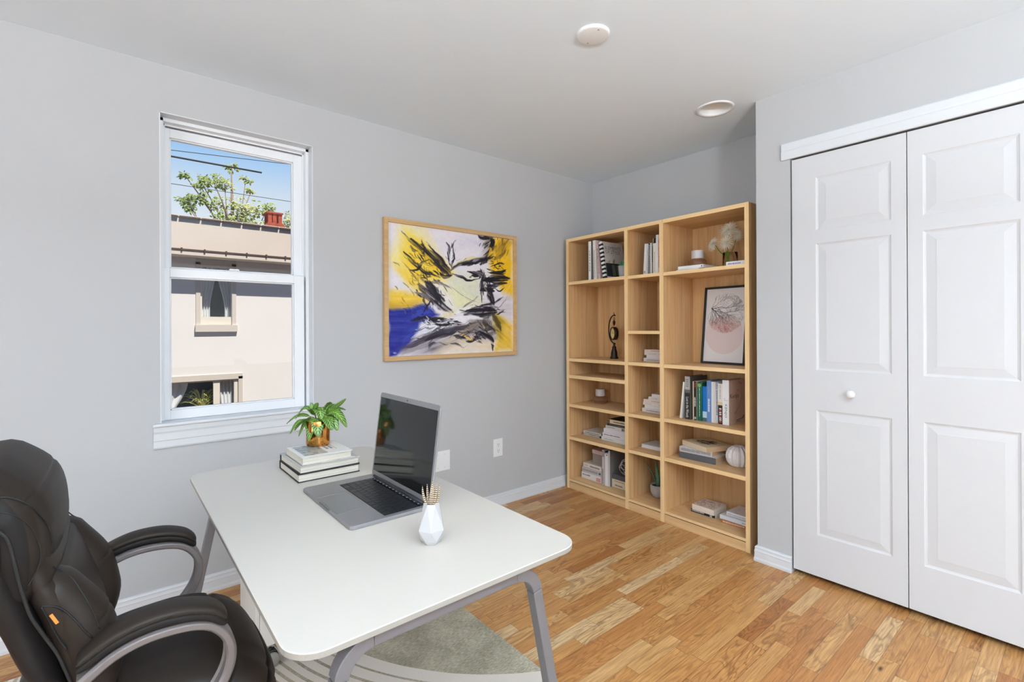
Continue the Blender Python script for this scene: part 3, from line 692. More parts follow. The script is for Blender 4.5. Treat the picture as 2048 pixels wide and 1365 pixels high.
book(stand(.7605, .048, Zm, 0, 0), .012, .15, .203, (128, 124, 122), 'mottled grey paperback on the top middle shelf', hard=False, marks=[(.4, .9, .1, .9, (60, 58, 58))], group=G2)
book(stand(.7735, .043, Zm), .0235, .15, .233, (228, 220, 206), 'cream paperback with a black top band on the top middle shelf', hard=False, marks=[(.06, .62, .4, .6, (150, 130, 120))], group=G2)
for ob in bpy.data.objects:
    if ob.get('label', '').startswith('cream paperback with a black top'): MB().box((.003, -.0012, .200), (.0225, .001, .2332)).build('spine_band', paint((28, 27, 27)), ob)
book(stand(.7980, .040, Zm), .016, .15, .252, (232, 230, 232), 'tall white paperback near the right end of the top middle shelf', hard=False, group=G2)
book(stand(.8145, .040, Zm), .020, .15, .250, (214, 186, 160), 'tall cream book with red print, rightmost on the top middle shelf', hard=False, marks=[(.72, .9, .1, .9, (196, 84, 60)), (.15, .7, .1, .5, (170, 100, 76))], group=G2)
# ---- right column, top
Zr = 1.5935
def lying(s0, s1, z, t, w, d, spine, label, group, yaw=0, **kw):
    L = s1-s0; M = BC @ T((s0+s1)/2, d, z) @ R(yaw) @ T(L/2, 0, 0) @ R(-90, 'Y')
    return book(M, t, w, L, spine, label, group=group, **kw)
G3 = 'books lying on the top right shelf'
lying(.944, 1.10, Zr, .010, .16, .045, (232, 230, 226), 'thin white book at the bottom of the pair under the amber jar', G3, -3, hard=False)
lying(.958, 1.126, Zr+.0105, .019, .17, .046, (240, 240, 240), 'white book on top of the pair under the amber jar', G3, 2, marks=[(.04, .09, .25, .8, (30, 30, 32))])
lying(1.268, 1.398, Zr, .026, .17, .05, (238, 238, 240), 'single white book lying at the right end of the top right shelf', G3, 0, marks=[(.35, .92, .35, .7, (110, 110, 170))])
M_AMB = NB('amber_glass'); M_AMB.b.inputs['Base Color'].default_value = lin((226, 186, 150)); M_AMB.b.inputs['Transmission Weight'].default_value = .85; M_AMB.b.inputs['Roughness'].default_value = .08; M_AMB.b.inputs['IOR'].default_value = 1.3; M_AMB = M_AMB.m
M_LID = mat('pale_ceramic_lid', (216, 210, 210), .5)
def jar(M, label):
    o = empty('candle_jar', M, label, 'jar', None)
    MB().lathe([(0, .004), (.050, .004), (.053, 0), (.056, .004), (.058, .03), (.054, .044), (.040, .052), (.037, .056), (.034, .056), (.036, .050), (.050, .042), (.0535, .028), (.052, .008), (0, .006)], 36).build('glass_jar', M_AMB, o)
    MB().lathe([(0, .050), (.0365, .050), (.0375, .053), (.0375, .104), (.0365, .106), (0, .106)], 36).build('lid', M_LID, o)
jar(BC @ T(1.012, .178, Zr+.030), 'amber glass jar with pale lid standing on two white books, top right shelf')
jar(BC @ T(.150, .222, .6555), 'amber glass jar with pale lid alone on the third shelf of the left column')
# flower vase
M_VG = NB('clear_glass'); M_VG.b.inputs['Transmission Weight'].default_value = 1; M_VG.b.inputs['Roughness'].default_value = .02; M_VG.b.inputs['IOR'].default_value = 1.15; M_VG.b.inputs['Base Color'].default_value = (.97, .98, .97, 1); M_VG = M_VG.m
M_STEM = mat('green_stem', (104, 132, 36), .5); M_PETAL = mat('cream_petals', (226, 214, 192), .6, noise=.08, nscale=60)
o = empty('flower_vase', BC @ T(1.243, .145, Zr), 'small clear glass vase on the top right shelf of the bookcase', 'vase')
MB().lathe([(0, .001), (.040, .001), (.042, .004), (.042, .092), (.040, .092), (.0395, .006), (0, .005)], 32).build('glass', M_VG, o)
fl = [((-.004, -.005, .228), .062, (.1, -.9, .35), 1), ((-.098, -.01, .155), .047, (-.35, -.85, .2), 2), ((-.004, -.035, .150), .054, (.15, -.95, .1), 3), ((.036, .015, .195), .040, (.6, -.7, -.1), 4)]
for i, (c, r, nrm, sdn) in enumerate(fl):
    lab = ['largest cream shaggy bloom at the top of the glass vase', 'cream shaggy bloom furthest left in the glass vase', 'cream shaggy bloom lowest and nearest in the glass vase', 'half hidden cream bloom at the right of the glass vase'][i]
    f = empty('cut_flower', BC @ T(1.243, .145, Zr), lab, 'flower', 'cream flowers in the glass vase'); rnd = random.Random(sdn); c = Vector(c); nn = Vector(nrm).normalized(); a_ = nn.orthogonal().normalized(); b2 = nn.cross(a_)
    mb = MB()
    for lay_, (npt, rr, up, ph) in enumerate(((26, 1.0, .05, 0), (24, .92, .30, .13), (20, .74, .55, .05), (14, .5, .75, .2), (8, .25, .9, .1))):
        for k in range(npt):
            an = 2*PI*k/npt+ph+rnd.uniform(-.08, .08); rad = (a_*math.cos(an)+b2*math.sin(an)); L_ = r*rr*rnd.uniform(.85, 1.1)
            tip = c+rad*L_+nn*(r*up*.55)+Vector((0, 0, -.004)); leafblade(mb, c-nn*.006, tip, .0027*(r/.05), .5, tuple(nn*.010), seg=5, n=5)
    mb.build('petals', M_PETAL, f)
    bx = -.026+.007*i
    MB().tube(smooth_path([(bx, 0, .008), (bx*.9, -.004, .06), tuple(c*.55+Vector((bx*.4, 0, .02))), tuple(c-nn*.01)]), .0028, 6).build('stem', M_STEM, f)
# ---- clock on the left column
ck = empty('pendulum_table_clock', BC @ T(.2995, .211, 1.0075) @ R(-26.5), 'small dark bronze table clock hanging from a curved stand on the left column', 'clock')
M_BRZ = mat('dark_bronze', (48, 38, 34), .35, metal=.6)
MB().lathe([(0, 0), (.031, 0), (.031, .006), (.028, .014), (.025, .022), (.025, .040), (.021, .060), (.014, .078), (.016, .082), (.016, .088), (.009, .094), (.007, .108), (.010, .112), (.004, .118), (0, .119)], 28).build('base', M_BRZ, ck)
arc = [(-.103*math.sin(t_)*1.0, 0, .222-.106*math.cos(t_)) for t_ in [PI*i/20 for i in range(21)]]
mb = MB().tube([(.018, 0, .112)]+arc+[(.018, 0, .326)], .0052, 8); mb.tube([(0, 0, .322), (0, 0, .352)], [.005, .001], 8)
mb.build('curved_arm', M_BRZ, ck)
mb = MB(); mb.tube([(math.cos(t_)*.011, 0, .300+math.sin(t_)*.013) for t_ in [2*PI*i/16 for i in range(17)]], .002, 6)
mb.lathe([(0, .248), (.004, .25), (.006, .256), (.010, .266), (.009, .274), (.012, .279), (.006, .283), (.004, .29), (0, .291)], 16); mb.build('hanger', M_BRZ, ck)
cs = MB().lathe([(0, -.017), (.044, -.017), (.050, -.014), (.050, .014), (.044, .017), (.042, .015), (.042, .010), (0, .010)], 40).build('clock_case', M_BRZ, ck, M=T(0, 0, .190) @ R(90, 'X'))
MB().lathe([(0, .0107), (.041, .0107)], 40).build('dial', mat('yellowed_dial', (226, 208, 140), .5), cs)
mb = MB()
for i in range(12): a = 2*PI*i/12; mb.box((-.001, .032, .011), (.001, .038, .0114), M=R(math.degrees(a)))
mb.box((-.001, -.004, .0114), (.001, .022, .0118), M=R(40)).box((-.0008, -.004, .0114), (.0008, .030, .0118), M=R(-80)); mb.build('hands_and_numerals', paint((50, 42, 30)), cs)
# ---- left column, fourth row: flat stacks
G4 = 'books lying on the fourth shelf of the left column'
lying(.045, .245, .4035, .013, .17, .128, (34, 32, 34), 'black paperback with white strip under the left short pile, left column', G4, 1, hard=False, marks=[(.12, .97, .1, .9, (226, 222, 218))])
lying(.056, .232, .4170, .019, .17, .130, (222, 216, 210), 'white book with dark print atop the left short pile, left column', G4, 2, hard=False, marks=[(.08, .9, .3, .7, (90, 84, 84))])
pile = [(.262, .520, .028, (226, 224, 222), 'white book with faint print at the bottom of the tall pile, left column', [(.55, .9, .35, .6, (150, 176, 170))]),
        (.274, .520, .031, (232, 226, 226), 'white book with brown title second from bottom of the tall pile, left column', [(.35, .95, .4, .7, (130, 100, 92))]),
        (.278, .522, .030, (230, 224, 228), 'plain pinkish white book third from bottom of the tall pile, left column', None),
        (.297, .510, .024, (222, 216, 208), 'white book with small black photo on its spine in the tall pile, left column', [(.6, .95, .4, .65, (120, 108, 100)), (.02, .3, .1, .9, (40, 38, 40))]),
        (.310, .515, .017, (46, 42, 44), 'thin black book second from top of the tall pile, left column', [(.2, .9, .35, .6, (150, 142, 138))]),
        (.312, .530, .030, (222, 206, 170), 'cream book with black end topping the tall pile, left column', [(.2, .75, .35, .65, (70, 62, 52)), (.905, 1.0, .02, .98, (24, 22, 22))])]
z = .4035
for i, (a, b_, t_, c, lab, mk) in enumerate(pile):
    lying(a, b_, z, t_-.0005, .19, .105+.003*i, c, lab, G4, [0, 1, -1, 0, 2, 1][i], hard=(i in (1, 5)), marks=mk, cover=(30, 28, 30) if i == 5 else None); z += t_
# ---- left column, bottom
G5 = 'books on the bottom shelf of the left column'; Zb = .0735
z = Zb
for i, (a, b_, t_, c, lab, mk) in enumerate([
    (.060, .262, .047, (226, 222, 218), 'white book with red mark, bottom of the pile under the blush box', [(.55, .95, .55, .8, (96, 88, 96)), (.03, .25, .1, .75, (206, 110, 104))]),
    (.066, .262, .039, (190, 184, 182), 'grey patterned book in the middle of the pile under the blush box', [(.2, .95, .3, .75, (150, 142, 142)), (.04, .14, .3, .75, (30, 28, 30))]),
    (.074, .262, .036, (220, 208, 196), 'cream book with dark title, top of the pile under the blush box', [(.1, .62, .3, .65, (96, 84, 78)), (.75, .92, .45, .6, (140, 126, 120))])]):
    lying(a, b_, z, t_-.0005, .17, .100+.002*i, c, lab, G5, [0, .5, -1][i], hard=False, marks=mk); z += t_
o = empty('storage_box', BC @ T(.205, .19, z), 'small grey box with blush lid standing on three lying books, bottom left shelf', 'box')
MB().box((-.060, -.055, 0), (.060, .055, .080), bev=.002).build('box_body', paint((146, 132, 126)), o)
MB().box((-.063, -.058, .078), (.063, .058, .108), bev=.002).build('lid', paint((206, 180, 172)), o)
book(stand(.277, .095, Zb), .021, .17, .258, (214, 200, 196), 'blush and black patterned upright book beside the blush box', marks=[(.03, .45, .1, .6, (110, 106, 104)), (.8, .97, .1, .9, (130, 116, 110))], group=G5)
book(stand(.2985, .100, Zb), .010, .18, .250, (60, 56, 56), 'thin dark upright book between pale ones on the bottom left shelf', group=G5)
book(stand(.3090, .088, Zb), .028, .15, .240, (234, 228, 228), 'white upright book with small black tab on the bottom left shelf', marks=[(.93, .97, .5, .9, (30, 28, 28))], group=G5)
book(stand(.3120, .24, Zb), .026, .085, .262, (30, 28, 30), 'black upright book behind the white one on the bottom left shelf', group=G5)
book(stand(.3375, .095, Zb), .015, .21, .262, (212, 204, 208), 'upright book with a dark grey cover behind the wire ball', cover=(124, 118, 112), group=G5, marks=[(.05, .9, .4, .6, (150, 140, 150))])
z = Zb
for i, (a, b_, t_, c, lab, mk) in enumerate([(.354, .545, .034, (222, 208, 184), 'cream book with brown title, bottom of the pile under the wire ball', [(.5, .85, .35, .7, (120, 96, 76))]),
    (.354, .550, .025, (224, 206, 180), 'thin cream book in the middle of the pile under the wire ball', [(.4, .9, .4, .65, (130, 108, 84))]),
    (.356, .552, .036, (92, 88, 90), 'dark grey book with pale pages, top of the pile under the wire ball', None)]):
    lying(a, b_, z, t_-.0005, .16, .115, c, lab, G5, 0, hard=(i == 2), marks=mk, cover=(112, 106, 108) if i == 2 else None); z += t_
M_WWIRE = mat('white_wire', (228, 222, 216), .5)
bm = bmesh.new(); bmesh.ops.create_icosphere(bm, subdivisions=1, radius=.058)
mb = MB(); fc = {}
bm2 = bmesh.new(); bmesh.ops.create_icosphere(bm2, subdivisions=2, radius=.058)
# rings of wire over the ball
for v in bm.verts:
    n_ = v.co.normalized(); a_ = n_.orthogonal().normalized(); b2 = n_.cross(a_)
    pts = [(n_*.050+(a_*math.cos(t_)+b2*math.sin(t_))*.0295) for t_ in [2*PI*i/18 for i in range(19)]]; mb.tube([p.normalized()*.058 for p in pts], .0016, 5)
bm.free(); bm2.free()
tag(mb.build('wire_ball', M_WWIRE, M=BC @ T(.455, .165, z+.0596)), 'white openwork wire ball on a pile of books, bottom left shelf', 'ornament')
# ---- middle column
G6 = 'books lying on the third shelf of the middle column'; z = 1.0085
for i, (a, t_, c, lab, mk) in enumerate([(.622, .023, (216, 210, 206), 'grey white paperback at the bottom of the pile of four, middle column', [(.3, .9, .3, .6, (140, 136, 136))]),
    (.646, .020, (226, 218, 220), 'set back white paperback second from bottom of the pile of four', [(.3, .4, .4, .6, (130, 124, 124))]),
    (.630, .021, (222, 216, 210), 'white paperback with short black print in the pile of four, middle column', [(.1, .42, .35, .6, (60, 58, 58)), (.55, .85, .4, .6, (150, 146, 140))]),
    (.630, .018, (230, 212, 196), 'cream paperback with brown print on top of the pile of four', [(.25, .75, .35, .65, (150, 110, 92))])]):
    lying(a, .838, z, t_-.0004, .15, .138, c, lab, G6, [0, 0, .5, 0][i], hard=False, marks=mk); z += t_
G7 = 'books lying on the fourth shelf of the middle column'; z = .6585
for i, (a, t_, c, lab, mk) in enumerate([(.614, .027, (218, 214, 214), 'white paperback at the bottom of the stepped pile, middle column', [(.2, .85, .3, .65, (140, 136, 150))]),
    (.634, .021, (226, 222, 222), 'set back white paperback second from bottom of the stepped pile', None),
    (.620, .020, (224, 220, 218), 'white paperback with black print third from bottom of the stepped pile', [(.08, .4, .35, .65, (60, 58, 60)), (.7, .9, .4, .6, (150, 150, 150))]),
    (.621, .020, (228, 212, 200), 'cream paperback with rust print in the stepped pile, middle column', [(.1, .7, .4, .6, (150, 110, 96))]),
    (.660, .020, (226, 222, 220), 'short white paperback second from top of the stepped pile', [(.6, .85, .4, .6, (120, 120, 130))]),
    (.688, .021, (228, 226, 228), 'smallest white paperback on top of the stepped pile, middle column', None)]):
    lying(a, .838, z, t_-.0004, .14, .130+.002*i, c, lab, G7, [0, 0, 1, 0, -1, 1][i], hard=False, marks=mk, cover=(206, 186, 182) if i == 5 else None); z += t_
lying(.616, .815, .4115, .024, .165, .122, (224, 222, 226), 'single white book lying on the fifth shelf of the middle column', None, 1, hard=False, marks=[(.02, .06, .3, .6, (130, 130, 130))])
# striped aloe
b = NB('striped_aloe'); wv = b.n('TexWave', wave_type='BANDS', bands_direction='Z', i_Scale=34.0, i_Distortion=3.0); b.l(b.coords(), wv.inputs['Vector'])
b.l(b.ramp(wv.outputs['Fac'], [(.45, lin((24, 72, 48))), (.62, lin((110, 158, 128)))]), b.b.inputs['Base Color']); M_ALOE = b.m
o = empty('potted_aloe', BC @ T(.706, .185, .0735), 'striped aloe in a round grey pot on the bottom shelf of the middle column', 'plant')
MB().lathe([(0, 0), (.026, 0), (.040, .012), (.052, .035), (.056, .060), (.054, .088), (.051, .088), (.052, .072), (0, .070)], 36).build('pot', M_POTG, o)
MB().lathe([(0, .074), (.051, .074)], 24).build('soil', M_SOIL, o)
mb = MB(); leafblade(mb, (-.012, 0, .074), (-.105, -.01, .228), .009, .5, (.012, 0, .01)); leafblade(mb, (.002, -.008, .074), (-.022, -.01, .262), .0155, .5, (.006, 0, 0))
leafblade(mb, (.02, .0, .074), (.030, .02, .20), .013, .5); leafblade(mb, (.0, .016, .074), (.004, .05, .21), .012, .5); mb.build('leaves', M_ALOE, o)
# ---- right column: framed print
def tree_print():
    nx, ny = 190, 330; w_, h_ = .268, .470
    X, Yy = np.meshgrid(np.linspace(0, 1, nx), np.linspace(0, 1, ny)); img = np.ones((ny, nx, 3))*np.array([228, 224, 224.])
    ax = X*w_; az = Yy*h_
    d = np.hypot(ax-w_*.50, az-h_*.375); a = np.clip((.127-d)/.003, 0, 1)[..., None]; img = img*(1-a)+np.array([224, 207, 206.])*a
    cc = (w_*.50, h_*.665); rc = .131; rnd = random.Random(11)
    segs = []
    def grow(p, ang, L, wd, dep):
        x, y = p
        for _ in range(max(2, int(L/.012))):
            ang += rnd.uniform(-.25, .25); x2, y2 = x+math.cos(ang)*.012, y+math.sin(ang)*.012
            if math.hypot(x2-cc[0], y2-cc[1]) > rc: return
            segs.append((x, y, x2, y2, wd)); x, y = x2, y2
            if dep and rnd.random() < .5: grow((x, y), ang+rnd.choice([-1, 1])*rnd.uniform(.4, .8), L*.55, wd*.6, dep-1)
            wd *= .93
    st = (w_*.14, h_*.735)
    for ang, L, wd in ((-.12, .26, .0028), (-.62, .24, .0030), (-.95, .22, .0018), (-1.35, .20, .0014), (.35, .16, .0014), (.75, .15, .0012), (-.35, .26, .0016)): grow(st, ang, L, wd, 4)
    pink = np.array([206, 120, 116.]); blk = np.array([40, 38, 40.])
    for x, y, x2, y2, wd in segs:
        x0, x1 = sorted((x, x2)); y0, y1 = sorted((y, y2)); pad = .004
        i0, i1 = max(0, int((x0-pad)/w_*nx)), min(nx, int((x1+pad)/w_*nx)+2); j0, j1 = max(0, int((y0-pad)/h_*ny)), min(ny, int((y1+pad)/h_*ny)+2)
        if i0 >= i1 or j0 >= j1: continue
        px_, py_ = ax[j0:j1, i0:i1], az[j0:j1, i0:i1]; dx, dy = x2-x, y2-y; t_ = np.clip(((px_-x)*dx+(py_-y)*dy)/(dx*dx+dy*dy), 0, 1)
        dd = np.hypot(px_-x-t_*dx, py_-y-t_*dy); a = np.clip((wd*.5+.0009-dd)/.0012, 0, 1)*min(1, .35+wd*350); k = np.clip((h_*.60-py_)/.05, 0, 1)[..., None]
        col = blk*(1-k*.75)+pink*k*.75; a = a[..., None]; img[j0:j1, i0:i1] = img[j0:j1, i0:i1]*(1-a)+col*a
    return img, w_, h_, nx, ny
img, w_, h_, nx, ny = tree_print(); fwd = w_+.026; fht = h_+.026
pf = empty('framed_print', BC @ T(.980, .268, 1.0085) @ R(-2) @ R(-6.5, 'X'), 'black framed print of bare branches over a pink circle leaning in the right column', 'picture')
mb = MB(); f_ = .013
mb.box((0, -.010, 0), (f_, .010, fht)).box((fwd-f_, -.010, 0), (fwd, .010, fht)).box((f_, -.010, 0), (fwd-f_, .010, f_)).box((f_, -.010, fht-f_), (fwd-f_, .010, fht)).box((f_, .004, f_), (fwd-f_, .009, fht-f_))
mb.build('frame', mat('black_frame', (38, 36, 37), .5), pf)
M_CANVAS = vcol_mat('printed_picture')
canvas('print', w_, h_, nx, ny, img, pf, T(f_, -.001, f_), M_CANVAS)
# ---- right column: upright books (third shelf)
G8 = 'upright books in the right column'; Zu = .6645
book(stand(.9375, .085, Zu+.0015, 0, 6.2), .012, .16, .232, (232, 228, 220), 'white leaning book leftmost of the upright row in the right column', group=G8)
o = book(stand(.976, .086, Zu), .033, .20, .268, (40, 37, 38), 'black book titled in white with grey misty top in the right column', title='Lost in the Woods', tcol=(236, 234, 230), tz=(.04, .52), tw=.55, cover=(84, 78, 74), group=G8)
MB().box((-.0005, -.0011, .185), (.0335, .003, .2685)).build('spine_top', paint((176, 172, 168)), o); MB().box((-.0004, -.0012, .165), (.0334, .003, .186)).build('spine_mist', paint((104, 100, 96)), o)
mb = MB()
for k in range(4): mb.box((.006, -.0016, .205+.013*k), (.026, -.0009, .211+.013*k))
mb.build('spine_print', paint((120, 116, 116)), o)
book(stand(1.0245, .095, Zu), .006, .15, .240, (232, 214, 170), 'thin cream book before the black and cream one in the right column', group=G8, hard=False)
book(stand(1.0310, .095, Zu), .019, .15, .240, (40, 30, 36), 'black and cream slim book left of the green book', cover=(232, 212, 168), marks=[(.35, .6, .2, .7, (226, 222, 222)), (.85, .97, .3, .7, (170, 70, 70)), (.03, .08, .2, .8, (230, 226, 222))], group=G8)
book(stand(1.0520, .098, Zu), .033, .15, .238, (26, 92, 70), 'dark green book with white spine print in the right column', marks=[(.1, .9, .42, .58, (206, 222, 206)), (.88, .96, .15, .85, (150, 180, 90))], group=G8)
o = book(stand(1.0860, .104, Zu), .028, .14, .214, (20, 110, 186), 'bright blue book with white cloud foot right of the green book', group=G8)
MB().box((-.0004, -.0011, .022), (.0284, .003, .060)).build('spine_cloud', paint((190, 214, 224)), o); MB().box((-.0004, -.0012, .0), (.0284, .003, .022)).build('spine_shore', paint((70, 100, 104)), o)
book(stand(1.1150, .100, Zu), .029, .15, .252, (104, 138, 190), 'tall cornflower blue book in the right column', marks=[(.25, .56, .3, .7, (226, 228, 236)), (.68, .9, .4, .6, (156, 150, 200))], group=G8)
book(stand(1.1450, .100, Zu), .013, .15, .247, (226, 224, 222), 'white slim book right of the cornflower blue book', group=G8)
book(stand(1.1585, .100, Zu), .012, .15, .247, (214, 210, 204), 'ivory slim book second right of the cornflower blue book', group=G8)
book(stand(1.1710, .102, Zu), .017, .15, .246, (206, 206, 210), 'pale grey slim book with dark print left of the two-tone book', marks=[(.2, .82, .25, .8, (110, 108, 112)), (.84, .99, .1, .9, (128, 124, 124))], group=G8)
o = book(stand(1.1890, .098, Zu), .028, .16, .240, (226, 220, 212), 'two-tone white over black book left of the book marked in red', marks=[(.62, .97, .35, .6, (160, 158, 160))], group=G8)
MB().box((-.0004, -.0011, 0), (.0284, .003, .112)).build('spine_foot', paint((36, 24, 26)), o); MB().box((-.0004, -.0012, .112), (.0284, .003, .132)).build('spine_band', paint((220, 196, 150)), o)
mb = MB()
for k in range(8): mb.box((.007, -.0018, .010+.011*k), (.021, -.0010, .017+.011*k), 0 if k % 3 else 1)
mb.build('spine_print', [paint((226, 220, 216)), paint((206, 84, 50))], o)
o = book(stand(1.2185, .094, Zu, -1), .040, .205, .264, (238, 236, 236), 'thick white book with brown cover, rightmost upright in the right column', cover=(196, 164, 144), title='KENJO', tcol=(60, 60, 66), tz=(.16, .46), tw=.42, group=G8, hard=True)
mb = MB(); mb.tube([(.012, -.0012, .158), (.014, -.0012, .146)], .002, 5, flat=.3); mb.tube([(.012, -.0012, .144), (.034, -.0012, .146)], .002, 5, flat=.3); mb.build('spine_mark', paint((206, 50, 60)), o)
cvM = Matrix(((0, 0, 1, .0404), (1, 0, 0, 0), (0, 1, 0, 0), (0, 0, 0, 1)))
text_mesh('Kenjo', 'cover_title', .095, .035, INK, o, cvM @ T(.012, .148, .0002))
mb = MB(); mb.tube(smooth_path([(.0406, .128, .205), (.0406, .133, .175), (.0406, .122, .135), (.0406, .095, .090), (.0406, .062, .062)]), .0022, 5, flat=.3); mb.build('cover_stroke', paint((140, 104, 86)), o)
mb = MB(); mb.tube([(.0406, .086, .208), (.0406, .094, .196)], .002, 5); mb.tube([(.0406, .094, .196), (.0406, .112, .198)], .002, 5)
mb.tube([(.0406, .105, .252), (.0406, .150, .232)], .0016, 5); mb.build('cover_red_marks', paint((206, 90, 84)), o)
mb = MB(); mb.tube([(.0406, .085, .022), (.0406, .165, .030)], .0016, 5); mb.tube([(.0406, .150, .030), (.0406, .172, .044)], .002, 5); mb.tube([(.0406, .078, .014), (.0406, .125, .014)], .0014, 5); mb.build('cover_small_print', INK, o)
# ---- right column: fourth shelf pile and fluted vase
G9 = 'books lying on the fourth shelf of the right column'
lying(.940, 1.178, .4165, .0385, .150, .080, (88, 86, 90), 'thick charcoal book at the bottom of the pile beside the fluted vase', G9, 3, cover=(216, 206, 198), pages=PAGES_TAN)
lying(.934, 1.150, .4555, .029, .155, .092, (206, 200, 198), 'grey lettered paperback in the middle of the pile beside the fluted vase', G9, 3, hard=False, pages=PAGES_TAN, marks=[(.35, .97, .15, .85, (136, 130, 132)), (.05, .33, .2, .8, (164, 158, 160))], cover=(232, 226, 224))
o = lying(.915, 1.140, .4850, .030, .190, .100, (226, 208, 180), 'cream book with leafy sunburst cover on top of the pile beside the fluted vase', G9, -20, hard=False, pages=PAGES_TAN, cover=(228, 216, 188))
mb = MB(); rnd = random.Random(3); o_l = .225
for i in range(44):
    a = rnd.uniform(0, 2*PI); r0 = rnd.uniform(.02, .04); r1 = rnd.uniform(.055, .095)
    f = lambda r: (.0305, .090+math.sin(a)*r*.85, .115+math.cos(a)*r)
    mb.tube([f(r0), f(r1)], [.0018, .0006], 4, rnd.choice([0, 0, 1, 2]), flat=.3)
mb.build('cover_rays', [paint((96, 118, 70)), paint((190, 96, 80)), paint((60, 66, 52))], o)
mb = MB()
for r_ in range(2):
    for k in range(5): mb.box((.0303, .066+r_*.032, .065+.022*k), (.0312, .084+r_*.032, .080+.022*k))
mb.build('cover_print', paint((48, 50, 44)), o)
M_FLUTE = mat('white_bisque', (232, 226, 224), .6)
def flute(a, z): return 1-.11*abs(math.sin(a*7))**.5*(1 if z > 0 else 0)*-1 if False else (1+.075*(1-2*abs(((a*14/(2*PI)) % 1)-.5)*2))
o = MB().lathe([(0, 0), (.040, 0), (.050, .006), (.062, .026), (.068, .050), (.066, .074), (.055, .098), (.036, .114), (.026, .118), (.018, .112), (0, .100)], 112, 0, rfun=flute, smooth=False).build('fluted_vase', M_FLUTE, M=BC @ T(1.272, .178, .4165))
tag(o, 'squat white pleated vase on the fourth shelf of the right column', 'vase')
# ---- right column: bottom shelf
G10 = 'books lying on the bottom shelf of the right column'
lying(.986, 1.145, .0735, .020, .165, .133, (28, 27, 28), 'black spined book under the white patterned book, bottom right shelf', G10, 1, hard=False, cover=(190, 186, 178), marks=[(.45, .97, .3, .75, (214, 210, 206)), (.12, .22, .02, .98, (214, 212, 210))])
o = lying(1.002, 1.147, .0940, .034, .150, .118, (228, 214, 200), 'white book with fine brown line pattern, on the black spined book', G10, 0, hard=False, cover=(226, 216, 208))
mb = MB(); rnd = random.Random(8)
for i in range(70):
    y_, z_ = rnd.uniform(.012, .125), rnd.uniform(.01, .13); p = [Vector((.0344, y_, z_))]
    for k in range(5): p.append(Vector((.0344, min(.145, max(.004, p[-1].y+rnd.uniform(-.01, .01))), min(.14, max(.004, p[-1].z+rnd.uniform(-.01, .01))))))
    mb.tube(smooth_path(p, 3), .0007, 4)
mb.build('cover_pattern', paint((166, 122, 98)), o)
lying(1.196, 1.392, .0735, .018, .165, .118, (176, 106, 60), 'rust and white spined book under the white books at the bottom right', G10, 3, hard=False, marks=[(.3, .95, .25, .8, (226, 196, 170))], cover=(60, 54, 50))
lying(1.184, 1.392, .0920, .024, .175, .120, (224, 224, 228), 'plain white book in the middle of the rightmost bottom pile', G10, 0, hard=False, marks=[(.05, .35, .35, .6, (110, 110, 112))])
o = lying(1.212, 1.388, .1165, .020, .150, .145, (230, 226, 228), 'white book with grey scribbled cover topping the rightmost bottom pile', G10, -1, hard=False, marks=[(.2, .95, .3, .5, (120, 118, 124))])
mb = MB(); rnd = random.Random(9)
for i in range(14):
    y_, z_ = rnd.uniform(.02, .125), rnd.uniform(.02, .15); p = [Vector((.0204, y_, z_))]
    for k in range(5): p.append(Vector((.0204, min(.145, max(.004, p[-1].y+rnd.uniform(-.014, .014))), min(.17, max(.004, p[-1].z+rnd.uniform(-.014, .014))))))
    mb.tube(smooth_path(p, 3), .0006, 4)
mb.build('cover_scribble', paint((170, 166, 172)), o)

